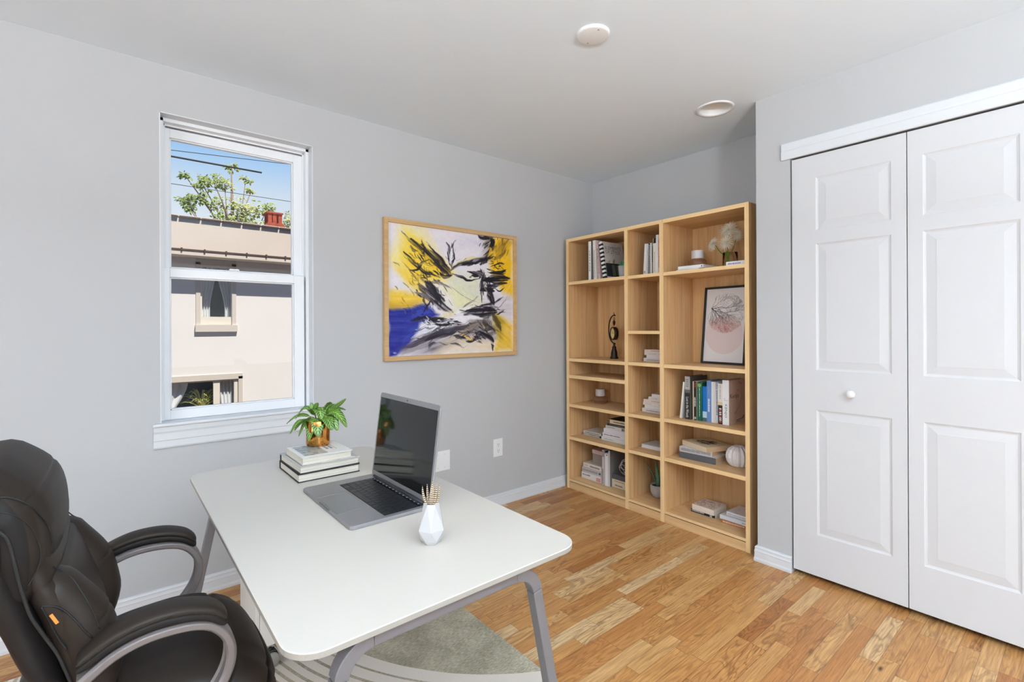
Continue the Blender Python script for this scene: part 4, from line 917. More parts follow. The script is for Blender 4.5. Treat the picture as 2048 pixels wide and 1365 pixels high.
# ================================================================ PAINTING ON THE WALL
def art():
    nx, ny = 420, 350; X, Y = np.meshgrid(np.linspace(0, 1, nx), np.linspace(0, 1, ny))
    def uv(a, b):   # measured position on the photographed canvas -> canvas u, v
        u = (a-138)/1042; top = 130+160*u; bot = 1258-43*u; return u, (bot-b)/(bot-top)
    wx = X+.020*(fbm(X*9, Y*9, 5)-.5)*2; wy = Y+.020*(fbm(X*9+7, Y*9+3, 9)-.5)*2
    img = np.ones((ny, nx, 3))*np.array([232, 226, 232.])+((fbm(X*4, Y*5, 3)-.5)*14)[..., None]
    def blend(a, c):
        nonlocal img; a = np.clip(a, 0, 1)[..., None]; img = img*(1-a)+np.array(c, float)*a
    def poly(pts, c, soft=.03, amt=1, rough=.5, seed=1, dirn=None):
        P = [uv(*p) for p in pts]; inside = np.zeros_like(X, bool); dmin = np.full_like(X, 9.)
        for i in range(len(P)):
            (x0, y0), (x1, y1) = P[i], P[(i+1) % len(P)]
            if y0 != y1: inside ^= ((y0 > wy) != (y1 > wy)) & (wx < (x1-x0)*(wy-y0)/(y1-y0)+x0)
            dx, dy = x1-x0, y1-y0; t_ = np.clip(((wx-x0)*dx+(wy-y0)*dy)/(dx*dx+dy*dy+1e-9), 0, 1); dmin = np.minimum(dmin, np.hypot(wx-x0-t_*dx, wy-y0-t_*dy))
        sd_ = np.where(inside, dmin, -dmin); a = np.clip(sd_/soft+.5, 0, 1)
        if rough:
            if dirn is None: nz = fbm(X*14, Y*14, seed)
            else:
                c_, s_ = math.cos(dirn), math.sin(dirn); nz = fbm((X*c_+Y*s_)*5, (-X*s_+Y*c_)*60, seed)
            a = a*np.clip(1-rough+(nz-.35)*3.0*rough, 0, 1)
        blend(a*amt, c)
    def stroke(pts, w, c, amt=1, rough=.6, seed=1):
        P = [Vector((*uv(*p), 0)) for p in pts]; P = smooth_path(P, 8) if len(P) > 2 else P; d = np.full_like(X, 9.); ang = np.zeros_like(X); tt = np.zeros_like(X)
        mx_ = w*2.2+.03; xs_ = [p.x for p in P]; ys_ = [p.y for p in P]
        i0, i1 = max(0, int((min(xs_)-mx_)*nx)), min(nx, int((max(xs_)+mx_)*nx)+1); j0, j1 = max(0, int((min(ys_)-mx_)*ny)), min(ny, int((max(ys_)+mx_)*ny)+1)
        if i1-i0 < 2 or j1-j0 < 2: return
        W_ = (slice(j0, j1), slice(i0, i1)); ux, uy = wx[W_], wy[W_]; d = np.full_like(ux, 9.); tt = np.zeros_like(ux)
        for i in range(len(P)-1):
            x0, y0, x1, y1 = P[i].x, P[i].y, P[i+1].x, P[i+1].y; dx, dy = x1-x0, y1-y0
            t_ = np.clip(((ux-x0)*dx+(uy-y0)*dy)/(dx*dx+dy*dy+1e-9), 0, 1); dd = np.hypot(ux-x0-t_*dx, uy-y0-t_*dy)
            mk = dd < d; d = np.where(mk, dd, d); tt = np.where(mk, (i+t_)/(len(P)-1), tt)
        a0 = math.atan2(P[-1].y-P[0].y, P[-1].x-P[0].x); c_, s_ = math.cos(a0), math.sin(a0)
        nz = fbm((X[W_]*c_+Y[W_]*s_)*6+seed % 50, (-X[W_]*s_+Y[W_]*c_)*90, seed, 3); ww = w*np.sin(np.clip(tt, .04, .96)*PI)**.45
        a = np.clip((ww-d)/(.25*w+.0015)+(nz-.5)*1.6*rough, 0, 1)*np.clip(1-rough*.9+(nz-.38)*4*rough, 0, 1)*(d < w*1.6)
        a = np.clip(a*amt, 0, 1)[..., None]; img[W_] = img[W_]*(1-a)+np.array(c, float)*a
    Yl = (240, 196, 40); Yd = (214, 158, 24); BK = (26, 21, 30); GY = (118, 108, 108); CR = (232, 228, 200); BR = (120, 92, 48)
    # fields of colour
    poly([(230, 150), (400, 190), (520, 420), (640, 560), (560, 640), (420, 600), (300, 640), (150, 420), (210, 300)], (246, 222, 96), .10, .9, .35, 2, -.9)
    poly([(240, 260), (380, 290), (610, 560), (480, 640), (330, 620), (250, 480)], Yl, .08, .95, .4, 3, -.9)
    poly([(190, 470), (300, 560), (420, 700), (360, 740), (280, 640), (190, 540)], Yl, .06, .7, .5, 4, -.9)
    poly([(138, 700), (250, 700), (420, 760), (430, 800), (300, 860), (138, 880)], (236, 190, 34), .05, .95, .2, 6, 0)
    poly([(138, 820), (360, 800), (420, 830), (300, 870), (138, 880)], (176, 132, 60), .05, .6, .3, 6, 0)
    poly([(138, 872), (300, 862), (430, 820), (520, 900), (440, 960), (360, 980), (330, 1100), (240, 1210), (200, 1256), (138, 1258)], (24, 32, 132), .03, 1, .1, 7, 0)
    poly([(300, 880), (430, 840), (480, 900), (400, 930), (310, 930)], (70, 84, 176), .04, .7, .5, 8, .3)
    poly([(250, 1080), (330, 1000), (360, 1040), (290, 1100), (240, 1140)], (66, 96, 200), .04, .7, .4, 8, .8)
    poly([(980, 260), (1182, 290), (1180, 760), (1090, 730), (960, 520), (940, 400), (970, 330)], (238, 184, 20), .05, 1, .18, 10, 1.0)
    poly([(1080, 300), (1170, 300), (1060, 430), (980, 450), (990, 360)], (132, 102, 50), .05, .75, .5, 11, 1.0)
    poly([(1000, 880), (1180, 990), (1180, 1215), (1000, 1220), (1010, 1080), (990, 960)], (226, 176, 32), .06, .95, .25, 12, -.7)
    poly([(1000, 900), (1090, 960), (1060, 1130), (1000, 1060)], (132, 112, 34), .06, .75, .5, 12, -.7)
    poly([(860, 780), (1178, 750), (1178, 960), (1020, 900), (880, 850)], (200, 192, 198), .06, .8, .4, 13, .1)
    poly([(600, 590), (860, 560), (880, 790), (700, 860), (620, 760)], (222, 224, 190), .09, .9, .25, 14, .3)
    poly([(520, 640), (620, 660), (860, 800), (640, 880), (540, 760)], (236, 232, 180), .08, .8, .3, 15, -.6)
    poly([(540, 700), (640, 780), (640, 860), (560, 800)], (240, 236, 240), .05, .8, .3, 16, -.8)
    poly([(660, 260), (880, 260), (960, 380), (700, 330)], (206, 202, 224), .08, .6, .5, 17, -.15)
    poly([(220, 1200), (330, 1100), (600, 1010), (940, 920), (1010, 1010), (1000, 1120), (700, 1130), (520, 1230), (240, 1250)], (100, 92, 102), .06, .9, .45, 18, .35)
    poly([(560, 1110), (700, 1050), (1000, 1140), (980, 1215), (480, 1250)], (226, 208, 176), .06, .9, .3, 19, -.1)
    poly([(640, 1010), (900, 950), (960, 1010), (720, 1060)], (118, 98, 74), .05, .7, .6, 20, .2)
    poly([(860, 230), (1000, 250), (990, 440), (860, 460), (920, 360)], (96, 76, 50), .05, .6, .7, 21, .8)
    # strokes (position pairs on the canvas, half width, colour)
    for k, (pts, w, c, am, ro) in enumerate([
        ([(235, 215), (330, 330), (430, 440), (560, 560)], .014, BK, .8, .85), ([(300, 270), (420, 380), (540, 520), (600, 580)], .022, BK, .8, .8),
        ([(380, 320), (470, 400), (560, 500), (600, 560)], .026, BK, .85, .7), ([(470, 365), (540, 450), (610, 558)], .018, BR, 1, .3), ([(430, 310), (520, 420), (600, 520)], .010, BK, .9, .6),
        ([(250, 370), (290, 430), (350, 500), (420, 560), (520, 600)], .016, BK, .8, .85), ([(300, 520), (340, 520), (380, 470), (440, 440)], .010, BK, .9, .5),
        ([(340, 560), (430, 640), (500, 640), (620, 690)], .016, GY, .8, .8), ([(520, 560), (560, 590), (620, 570)], .020, BK, .95, .4),
        ([(355, 640), (420, 720), (500, 790), (560, 850), (640, 900)], .036, BK, .9, .65), ([(400, 620), (450, 680), (520, 760), (560, 800)], .030, BK, .9, .6), ([(430, 620), (500, 740), (540, 830)], .016, BK, .9, .5),
        ([(340, 720), (420, 760), (480, 800)], .022, GY, .8, .7), ([(400, 900), (440, 820), (460, 780)], .008, BK, .9, .5),
        ([(585, 300), (610, 340), (600, 400), (605, 470), (620, 500)], .014, BK, .9, .7), ([(665, 280), (640, 340), (640, 420), (620, 500)], .008, BK, .9, .5), ([(630, 330), (620, 420), (600, 480)], .014, (236, 234, 238), .9, .3),
        ([(620, 520), (700, 460), (800, 430), (880, 440)], .014, (226, 206, 120), .7, .5), ([(610, 530), (700, 480), (820, 460), (920, 430), (960, 390)], .022, BK, .85, .7), ([(700, 490), (760, 470), (840, 480)], .014, BK, .9, .5),
        ([(870, 490), (920, 440), (960, 380), (980, 300), (940, 260)], .022, BK, .85, .6), ([(850, 240), (900, 270), (960, 250), (1000, 300)], .020, BK, .8, .7), ([(980, 330), (1000, 280)], .020, BK, .7, .6),
        ([(930, 330), (960, 380), (930, 430)], .018, (242, 190, 60), .9, .4), ([(960, 400), (1000, 390), (980, 450)], .016, (238, 196, 70), .9, .4), ([(980, 480), (1060, 440), (1110, 470)], .020, (246, 196, 40), .8, .4),
        ([(980, 440), (1060, 430), (1120, 370)], .014, BR, .8, .6), ([(950, 560), (1030, 560), (1110, 540)], .016, BK, .8, .85), ([(960, 500), (1060, 480), (1110, 500)], .008, BK, .8, .8), ([(1030, 470), (1080, 520), (1110, 560)], .007, BK, .8, .8),
        ([(620, 560), (700, 590), (780, 620), (860, 610)], .010, BK, .85, .5), ([(760, 550), (820, 560), (870, 555), (860, 600)], .022, BK, .95, .4), ([(790, 580), (850, 585)], .016, BK, .95, .3),
        ([(900, 560), (880, 640), (880, 720), (880, 800)], .016, BK, .75, .85), ([(920, 520), (930, 600), (900, 700), (880, 800)], .012, (232, 230, 210), .9, .3),
        ([(900, 620), (980, 620), (1060, 610), (1150, 620)], .036, BK, .9, .6), ([(930, 660), (980, 680), (1040, 660), (1120, 650)], .026, BK, .9, .6), ([(870, 710), (940, 700), (1000, 720)], .022, BK, .95, .4), ([(940, 680), (970, 750), (990, 820)], .030, BK, .95, .35), ([(1000, 690), (1060, 720), (1110, 690)], .006, BK, .9, .3), ([(960, 590), (1040, 580), (1110, 600)], .016, BK, .8, .7),
        ([(600, 660), (720, 740), (850, 800)], .003, GY, .9, .2), ([(700, 850), (780, 800), (850, 750)], .010, GY, .6, .6), ([(880, 830), (980, 810), (1090, 760)], .012, BK, .7, .8), ([(1010, 870), (1100, 800), (1130, 760)], .006, GY, .8, .5),
        ([(700, 880), (800, 870), (920, 840), (1020, 850)], .030, BK, .9, .7), ([(730, 900), (840, 900), (940, 880), (1010, 880)], .034, BK, .85, .7), ([(860, 930), (930, 920), (1000, 900)], .022, BK, .9, .6),
        ([(640, 900), (700, 860), (780, 850)], .020, (240, 238, 236), .95, .3), ([(500, 930), (600, 900), (660, 880)], .022, (232, 222, 190), .9, .4),
        ([(430, 960), (540, 980), (640, 960), (760, 930), (880, 950)], .030, (234, 232, 236), .95, .4), ([(400, 960), (480, 960), (560, 1000), (620, 980)], .022, BK, .9, .8), ([(480, 1000), (580, 960), (680, 970)], .014, BK, .9, .8), ([(540, 940), (600, 980), (700, 990)], .008, BK, .9, .6),
        ([(300, 1110), (380, 1060), (480, 1030), (600, 1000)], .018, (226, 226, 232), .95, .45), ([(370, 960), (400, 1010), (390, 1060), (430, 1060), (440, 1000)], .008, (226, 228, 240), .95, .3), ([(420, 960), (460, 1000), (500, 1020)], .010, (226, 228, 240), .9, .4), ([(330, 1030), (380, 1050), (420, 1040)], .010, (210, 214, 236), .9, .5),
        ([(300, 960), (380, 950), (450, 930)], .020, BK, .8, .7), ([(440, 960), (500, 940), (560, 950)], .022, BK, .8, .7), ([(240, 1190), (340, 1150), (460, 1090), (600, 1040), (760, 1000)], .030, (66, 60, 74), .8, .7), ([(420, 1130), (520, 1090), (640, 1060)], .026, BK, .7, .8),
        ([(640, 1080), (700, 1090), (780, 1130), (860, 1090), (900, 1060)], .014, BK, .8, .8), ([(700, 1060), (780, 1110), (820, 1100)], .012, (226, 190, 110), .8, .5), ([(820, 1110), (880, 1070), (960, 1130), (980, 1200)], .022, BK, .85, .7), ([(880, 1060), (940, 1090), (980, 1140)], .016, BK, .9, .6),
        ([(890, 960), (940, 1000), (1000, 1040)], .026, BK, .7, .8), ([(960, 900), (1020, 960), (1060, 1040)], .024, (60, 54, 30), .7, .8), ([(600, 1150), (660, 1150), (720, 1185)], .012, BK, .6, .8), ([(440, 1200), (460, 1160), (500, 1150)], .014, BK, .6, .8),
        ([(170, 1220), (200, 1235)], .008, (200, 190, 200), .8, .4), ([(270, 820), (290, 880), (300, 940)], .005, BK, .7, .6), ([(230, 450), (310, 560), (350, 620)], .008, BR, .6, .8)]):
        stroke(pts, w, c, min(1, am+.15), ro*.8, k+30)
    # fine broken marks along the main gestures
    rnd = random.Random(21)
    for (x, y), (sx, sy), deg, n_, L_, colr in [
        ((380, 400), (110, 110), 45, 46, 90, BK), ((520, 500), (80, 60), 45, 40, 70, BK), ((470, 740), (90, 110), 52, 60, 80, BK), ((420, 560), (120, 60), 35, 22, 90, BK),
        ((620, 400), (30, 90), 95, 18, 60, BK), ((820, 460), (130, 24), -14, 30, 80, BK), ((940, 330), (60, 80), -60, 34, 60, BK), ((1040, 510), (70, 70), 20, 34, 50, BK), ((840, 580), (50, 30), 10, 16, 50, BK),
        ((1030, 620), (110, 50), 0, 60, 80, BK), ((960, 700), (50, 80), 70, 34, 60, BK), ((890, 640), (20, 110), 95, 26, 60, BK), ((900, 870), (150, 40), -6, 70, 90, BK), ((500, 970), (110, 40), 12, 60, 60, BK),
        ((640, 960), (120, 34), -10, 40, 70, (238, 236, 238)), ((420, 1000), (60, 60), 50, 30, 50, (226, 228, 240)), ((560, 1060), (260, 70), -22, 70, 120, (48, 42, 52)), ((860, 1080), (110, 70), 30, 46, 70, BK),
        ((960, 980), (70, 90), 55, 34, 80, (60, 52, 34)), ((1060, 340), (70, 90), -55, 30, 100, BR), ((300, 700), (90, 160), 60, 16, 80, BR), ((800, 700), (120, 120), 40, 14, 120, (206, 206, 176)), ((560, 900), (80, 40), 20, 20, 60, (228, 214, 160)), ((380, 890), (80, 40), 10, 22, 60, (30, 34, 90))]:
        for q in range(n_):
            cx_, cy_ = x+rnd.gauss(0, .55)*sx, y+rnd.gauss(0, .55)*sy; an = math.radians(deg+rnd.gauss(0, 14)); l2 = L_*rnd.uniform(.3, .9)/2; bx, by = math.cos(an)*l2, math.sin(an)*l2; jt = rnd.uniform(-.25, .25)*l2
            stroke([(cx_-bx, cy_-by), (cx_+jt, cy_-jt), (cx_+bx, cy_+by)], rnd.choice([.0018, .003, .0045, .007]), colr, rnd.uniform(.6, 1), rnd.uniform(.1, .7), 100+q*7+int(x))
    img += ((fbm(X*60, Y*60, 77, 2)-.5)*10)[..., None]
    return np.clip(img, 0, 255), nx, ny
img, nx, ny = art()
pic = empty('framed_painting', (-1.867, 0, 1.051), 'large framed abstract painting in yellow, blue, white and black on the grey wall', 'picture')
PW, PH, fw_ = 1.012, .849, .026
mb = MB()
mb.box((0, -.030, 0), (fw_, -.002, PH)).box((PW-fw_, -.030, 0), (PW, -.002, PH)).box((fw_, -.030, 0), (PW-fw_, -.002, fw_)).box((fw_, -.030, PH-fw_), (PW-fw_, -.002, PH)).box((fw_, -.012, fw_), (PW-fw_, -.004, PH-fw_))
mb.build('frame', M_FRAMEW, pic, bevel=.0012)
canvas('painted_canvas', PW-2*fw_, PH-2*fw_, nx, ny, img, pic, T(fw_, -.0145, fw_), vcol_mat('painted_surface', .45))

# ================================================================ RUG
def rug_mat():
    b = NB('rug_weave'); t = b.n('TexCoord'); sp = b.n('SeparateXYZ'); b.l(t.outputs['Object'], sp.inputs[0])
    nzd = b.n('TexNoise', i_Scale=3.0, i_Detail=2.0); b.l(t.outputs['Object'], nzd.inputs['Vector'])
    dx = b.math('SUBTRACT', sp.outputs['X'], -1.353); dy = b.math('SUBTRACT', sp.outputs['Y'], -.44)
    r = b.math('SQRT', b.math('ADD', b.math('MULTIPLY', dx, dx), b.math('MULTIPLY', dy, dy)))
    r = b.math('ADD', r, b.math('MULTIPLY_ADD', nzd.outputs['Fac'], .010, -.005))
    CRM, OLV = (1, 1, 1, 1), (0, 0, 0, 1); stops = [(0, OLV)]; R0, R1 = 1.0, 1.75
    rr = 1.119; edges = []; wcr, wdk = .052, .010
    while rr < 1.74 and len(edges) < 28:
        edges.append((rr, CRM)); rr += wcr; edges.append((rr, OLV)); rr += wdk; wcr = max(.0145, wcr*.80); wdk = min(.0115, wdk*1.04)
    f = b.math('DIVIDE', b.math('SUBTRACT', r, R0), R1-R0)
    far = b.math('FRACT', b.math('DIVIDE', b.math('SUBTRACT', r, rr), .026))
    st = [(0, OLV)]+[((e_-R0)/(R1-R0), c) for e_, c in edges]
    cr = b.ramp(f, st, 'CONSTANT')
    band2 = b.math('LESS_THAN', far, .56); sel = b.math('GREATER_THAN', r, rr)
    msk = b.mix(sel, cr, band2)
    mp = b.n('Mapping'); mp.inputs['Rotation'].default_value = (0, 0, 0); mp.inputs['Scale'].default_value = (60, 240, 1); b.l(t.outputs['Object'], mp.inputs[0])
    n1 = b.n('TexNoise', i_Scale=1.0, i_Detail=4.0, i_Roughness=.7); b.l(mp.outputs[0], n1.inputs['Vector'])
    n2 = b.n('TexNoise', i_Scale=7.0, i_Detail=3.0); b.l(t.outputs['Object'], n2.inputs['Vector'])
    ol = b.ramp(b.math('ADD', b.math('MULTIPLY', n1.outputs['Fac'], .62), b.math('MULTIPLY', n2.outputs['Fac'], .38)), [(.34, lin((104, 96, 76))), (.5, lin((160, 151, 130))), (.66, lin((200, 191, 170)))])
    cm = b.mix(b.math('MULTIPLY', n1.outputs['Fac'], .5), lin((218, 208, 198)), lin((204, 192, 180)))
    b.l(b.mix(msk, ol, cm), b.b.inputs['Base Color']); b.b.inputs['Roughness'].default_value = .95; b.b.inputs['Specular IOR Level'].default_value = .1
    b.b.inputs['Sheen Weight'].default_value = .2
    n3 = b.n('TexNoise', i_Scale=400.0, i_Detail=2.0); b.l(t.outputs['Object'], n3.inputs['Vector']); b.bump(n3.outputs['Fac'], .35, .002); return b.m
RX0, RX1, RY0, RY1 = -3.55, -1.905, -2.75, -.235
rg = MB().box((RX0, RY0, 0), (RX1, RY1, .010), bev=.003).build('area_rug', rug_mat())
tag(rg, 'olive grey rug with cream concentric curved stripes on the oak floor under the desk', 'rug')
RZ = .0101

# ================================================================ DESK
ZT = .72; dx0, dx1, dy0, dy1 = -2.8885, -2.2155, -1.884, -.588
desk = empty('desk', ((dx0+dx1)/2, (dy0+dy1)/2, RZ), 'white topped desk with rounded corners and grey metal legs on the rug', 'desk')
DM = T(-(dx0+dx1)/2, -(dy0+dy1)/2, -RZ)
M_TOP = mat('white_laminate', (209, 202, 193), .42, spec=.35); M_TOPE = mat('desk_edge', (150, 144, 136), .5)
def rrect(x0, y0, x1, y1, r, n=8):
    P = []
    for cx_, cy_, a0 in ((x1-r, y1-r, 0), (x0+r, y1-r, 90), (x0+r, y0+r, 180), (x1-r, y0+r, 270)):
        for i in range(n+1): a = math.radians(a0+90*i/n); P.append((cx_+r*math.cos(a), cy_+r*math.sin(a)))
    return P
P = rrect(dx0, dy0, dx1, dy1, .062, 10); n = len(P); th = .0115
mb = MB(); ins = .0015
Pi = rrect(dx0+ins, dy0+ins, dx1-ins, dy1-ins, .0605, 10)
mb.add([(x, y, ZT) for x, y in Pi]+[(x, y, ZT-ins) for x, y in P]+[(x, y, ZT-th) for x, y in P], [tuple(range(n))]+[(n+i, n+(i+1) % n, (i+1) % n, i) for i in range(n)]+[(2*n+i, 2*n+(i+1) % n, n+(i+1) % n, n+i) for i in range(n)]+[tuple(reversed(range(2*n, 3*n)))])
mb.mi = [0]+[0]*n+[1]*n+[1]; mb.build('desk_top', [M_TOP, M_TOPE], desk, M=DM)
M_LEG = mat('grey_metal', (112, 108, 110), .42, metal=.25)
def band(path, w, t_, yc, name, parent, M, material, bevel=.003):
    """rectangular bar following a path in the XZ plane: t_ in plane, w along Y"""
    pts = [Vector((p[0], 0, p[1])) for p in path]; rows = []
    for i, p in enumerate(pts):
        d = (pts[min(i+1, len(pts)-1)]-pts[max(i-1, 0)]).normalized(); nn = Vector((-d.z, 0, d.x))
        if 0 < i < len(pts)-1:
            d0 = (pts[i]-pts[i-1]).normalized(); k = 1/max(.5, d0.dot(d))
        else: k = 1
        rows.append([tuple(p+nn*t_/2*k+Vector((0, yc-w/2, 0))), tuple(p+nn*t_/2*k+Vector((0, yc+w/2, 0))), tuple(p-nn*t_/2*k+Vector((0, yc+w/2, 0))), tuple(p-nn*t_/2*k+Vector((0, yc-w/2, 0)))])
    return MB().grid(rows, 0, True, True, False).build(name, material, parent, M=M, bevel=bevel)
zr = .689
for yc, sgn in ((dy0+.034, -1), (dy1-.05, 1)):
    xl, xr = -2.742, -2.405
    band([(xl, zr), (xr, zr)], .028, .026, yc, 'cross_rail', desk, DM, M_LEG)
    for xs, s in ((xl, -1), (xr, 1)):
        # rounded shoulder then splayed straight leg
        arcp = [(xs+s*.060*math.sin(a), zr-.060+.060*math.cos(a)) for a in [math.radians(80*i/8) for i in range(9)]]
        xe, ze = arcp[-1]; foot = (xe+s*(ze-RZ)*.205, RZ+.0035)
        band(arcp, .029, .027, yc, 'leg_joint', desk, DM, M_LEG, .002)
        f2 = (foot[0], foot[1]); band([(xe+s*.0005, ze-.002), f2], .028, .026, yc, 'leg', desk, DM, M_LEG)
MB().box((-2.565, dy0+.06, .676), (-2.535, dy1-.06, .706)).build('stretcher', M_LEG, desk, M=DM)
# rolling pedestal
cab = empty('drawer_pedestal', (-2.50, -.60, RZ), 'white rolling drawer pedestal under the far end of the desk', 'cabinet')
M_CAB = mat('white_cabinet', (226, 220, 212), .5); CM = T(2.50, .60, -RZ)
MB().box((-2.690, -.755, .085), (-2.42, -.480, .600), bev=.003).build('body', M_CAB, cab, M=CM)
for z0, z1 in ((.090, .335), (.340, .468), (.473, .597)):
    d_ = MB().box((-2.704, -.752, z0), (-2.691, -.483, z1), bev=.002).build('drawer', M_CAB, cab, M=CM)
    MB().box((-2.712, -.655, z1-.022), (-2.703, -.585, z1-.012), bev=.001).build('handle', M_LEG, d_)
M_BLKP = mat('black_plastic', (30, 29, 29), .45); M_GRYP = mat('grey_wheel_cap', (142, 136, 128), .5)
def caster(par, x, y, z0, M, r=.026, yaw=0):
    c = MB(); K = T(x, y, 0) @ R(yaw)
    c.tube([(0, 0, z0), (0, 0, z0+r*2.4)], .006, 10, M=K)
    c.lathe([(0, -.011), (r*1.02, -.011), (r*1.02, .011), (0, .011)], 20, M=K @ T(0, 0, z0+r*1.05) @ R(90, 'X'))
    c.box((-r*.9, -.012, z0+r*1.5), (r*.6, .012, z0+r*2.15), M=K, bev=.003)
    o = c.build('caster', M_BLKP, par, M=M)
    w = MB()
    for s in (-1, 1): w.lathe([(0, -.0065), (r*.88, -.0065), (r, -.003), (r, .003), (r*.88, .0065), (0, .0065)], 24, M=K @ T(0, s*.019, z0+r) @ R(90, 'X'))
    w.build('wheel', M_GRYP, o); return o
for x, y in ((-2.655, -.748), (-2.655, -.52), (-2.455, -.748), (-2.455, -.52)): caster(cab, x, y, RZ, CM, .027)

# ---------------------------------------------------------------- laptop
lz = ZT+.0006; lap = empty('laptop', (-2.508, -1.252, lz), 'open grey metal laptop with a dark screen on the white desk', 'laptop')
LM = T(2.508, 1.252, -lz); M_ALU = mat('grey_aluminium', (150, 147, 149), .38, metal=.55); M_SCR = mat('black_screen', (16, 16, 17), .08, spec=.5); M_KEY = mat('black_keys', (18, 18, 20), .45)
lx0, lx1, ly0, ly1 = -2.628, -2.383, -1.456, -1.050
def slab(x0, y0, x1, y1, z0, z1, r, n=6):
    P = rrect(x0, y0, x1, y1, r, n); n = len(P); mb = MB(); e_ = .0012; Pi = rrect(x0+e_, y0+e_, x1-e_, y1-e_, max(.0005, r-e_), 6 if n == 28 else n//4-1)
    if len(Pi) != n: Pi = P
    mb.add([(x, y, z1) for x, y in Pi]+[(x, y, z1-e_) for x, y in P]+[(x, y, z0+e_) for x, y in P]+[(x, y, z0) for x, y in Pi],
           [tuple(range(n))]+[(a*n+n+i, a*n+n+(i+1) % n, a*n+(i+1) % n, a*n+i) for a in range(3) for i in range(n)]+[tuple(reversed(range(3*n, 4*n)))]); return mb
bt = ZT+.0105
slab(lx0, ly0, lx1, ly1, lz, bt, .014).build('base', M_ALU, lap, M=LM)
slab(-2.622, -1.345, -2.533, -1.180, bt-.0005, bt+.0003, .004).build('trackpad', mat('trackpad_grey', (140, 138, 140), .3, metal=.5), lap, M=LM)
MB().box((-2.6275-.001, -1.30, bt-.004), (-2.6255, -1.215, bt+.0004)).build('lid_notch', mat('notch_grey', (96, 94, 96), .5), lap, M=LM)
kb = MB().box((-2.526, -1.440, bt-.001), (-2.4005, -1.098, bt+.0004)).build('keyboard', M_BLKP, lap, M=LM)
ky0, ky1 = -1.4375, -1.1005; rows_ = [(-2.5250, .0200, [1, 1, 1, 1.25, 5.0, 1.25, 1, 1, 1, 1]), (-2.5040, .0200, [2.3]+[1]*10+[2.3]), (-2.4830, .0200, [1.8]+[1]*11+[1.8]), (-2.4620, .0200, [1.5]+[1]*12+[1]), (-2.4410, .0200, [1]*13+[1.5])]
MK = mat('key_caps', (24, 24, 26), .4)
for x, hgt, ws in rows_:
    tot = sum(ws); y = ky1
    for w_k in ws:
        wy_ = (ky1-ky0)*w_k/tot; MB().box((x+.0009, y-wy_+.0009, bt), (x+hgt-.0009, y-.0009, bt+.0012)).build('key', MK, kb); y -= wy_
tb = MB().box((-2.4200, ky0, bt), (-2.4035, ky1, bt+.0006)).build('touch_strip', M_SCR, lap, M=LM)
ic = mat('lit_icons', (170, 176, 214), .4)
for i in range(14): MB().box((-2.4135, ky1-.012-.0235*i-.004, bt+.0006), (-2.4095, ky1-.012-.0235*i, bt+.0009)).build('icon', ic, tb)
MB().box((lx1-.028, ly0-.0004, lz+.004), (lx1-.014, ly0+.001, lz+.0075)).build('port', M_DARK, lap, M=LM)
# lid hinged on the far long side, screen facing the chair
th_l = .0065; LH = .291; LMt = LM @ T(lx1-.010, (ly0+ly1)/2, bt-.003) @ R(7.2, 'Y')   # local: z up the lid, y along the width, -x faces the keys
W2 = (ly1-ly0)/2+.001
pr = rrect(-W2, 0, W2, LH, .014, 6); n = len(pr); mb = MB()
mb.add([(0, y, z) for y, z in pr]+[(th_l, y, z) for y, z in pr], [tuple(reversed(range(n))), tuple(range(n, 2*n))]+[(i, (i+1) % n, n+(i+1) % n, n+i) for i in range(n)])
lid = mb.build('lid', M_ALU, lap, M=LMt, bevel=.001)
MB().box((-.0006, -W2+.010, .020), (.001, W2-.010, LH-.016)).build('screen', M_SCR, lid)
MB().lathe([(0, 0), (.0022, 0), (.0022, .0008), (0, .0008)], 12).build('webcam', M_DARK, lid, M=T(-.0001, 0, LH-.008) @ R(-90, 'Y'))
MB().tube([(-.004, -W2+.03, .002), (-.004, W2-.03, .002)], .0055, 12).build('hinge', M_BLKP, lid)

# ---------------------------------------------------------------- books, plant and vase on the desk
def desk_book(x0, x1, y0, y1, z0, t_, coverc, topc, label, spinec, yaw=0):
    """lying book, spine towards the far end (+Y)"""
    c = Vector(((x0+x1)/2, (y0+y1)/2, z0)); M = Matrix.Translation(c) @ R(yaw); o = empty('book', M, label, 'book', 'books stacked on the desk')
    hx, hy = (x1-x0)/2, (y1-y0)/2; bt_ = .0028
    mb = MB(); mb.box((-hx, -hy, 0), (hx, hy, bt_), 0).box((-hx, -hy, t_-bt_), (hx, hy, t_), 1).box((-hx, hy-.003, 0), (hx, hy+.0008, t_), 0)
    mb.build('cover', [paint(coverc), paint(topc)], o, bevel=.0006)
    MB().box((-hx+.004, -hy+.005, bt_), (hx-.004, hy-.003, t_-bt_)).build('pages', PAGES_H, o); return o
bz_ = ZT+.0003
desk_book(-2.615, -2.400, -.960, -.724, bz_, .0290, (38, 35, 38), (38, 35, 38), 'black hardback lying directly on the white desk under two other books', None)
o = desk_book(-2.612, -2.402, -.962, -.728, bz_+.0293, .0260, (40, 37, 40), (190, 186, 182), 'black backed hardback with grey white cover, middle of the desk stack', None, 1)
mb = MB().box((-.095, -.110, .0260), (-.082, .09, .0264), 0).box((-.03, -.114, .0260), (.02, -.104, .0265), 1).box((.035, -.112, .0260), (.09, -.104, .0265), 1); mb.build('cover_picture', [paint((110, 106, 110)), paint((226, 224, 222))], o)
o = desk_book(-2.600, -2.425, -.955, -.765, bz_+.0560, .0270, (216, 208, 198), (236, 234, 230), 'white hardback with a square photo cover on top of the desk stack', None, 0)
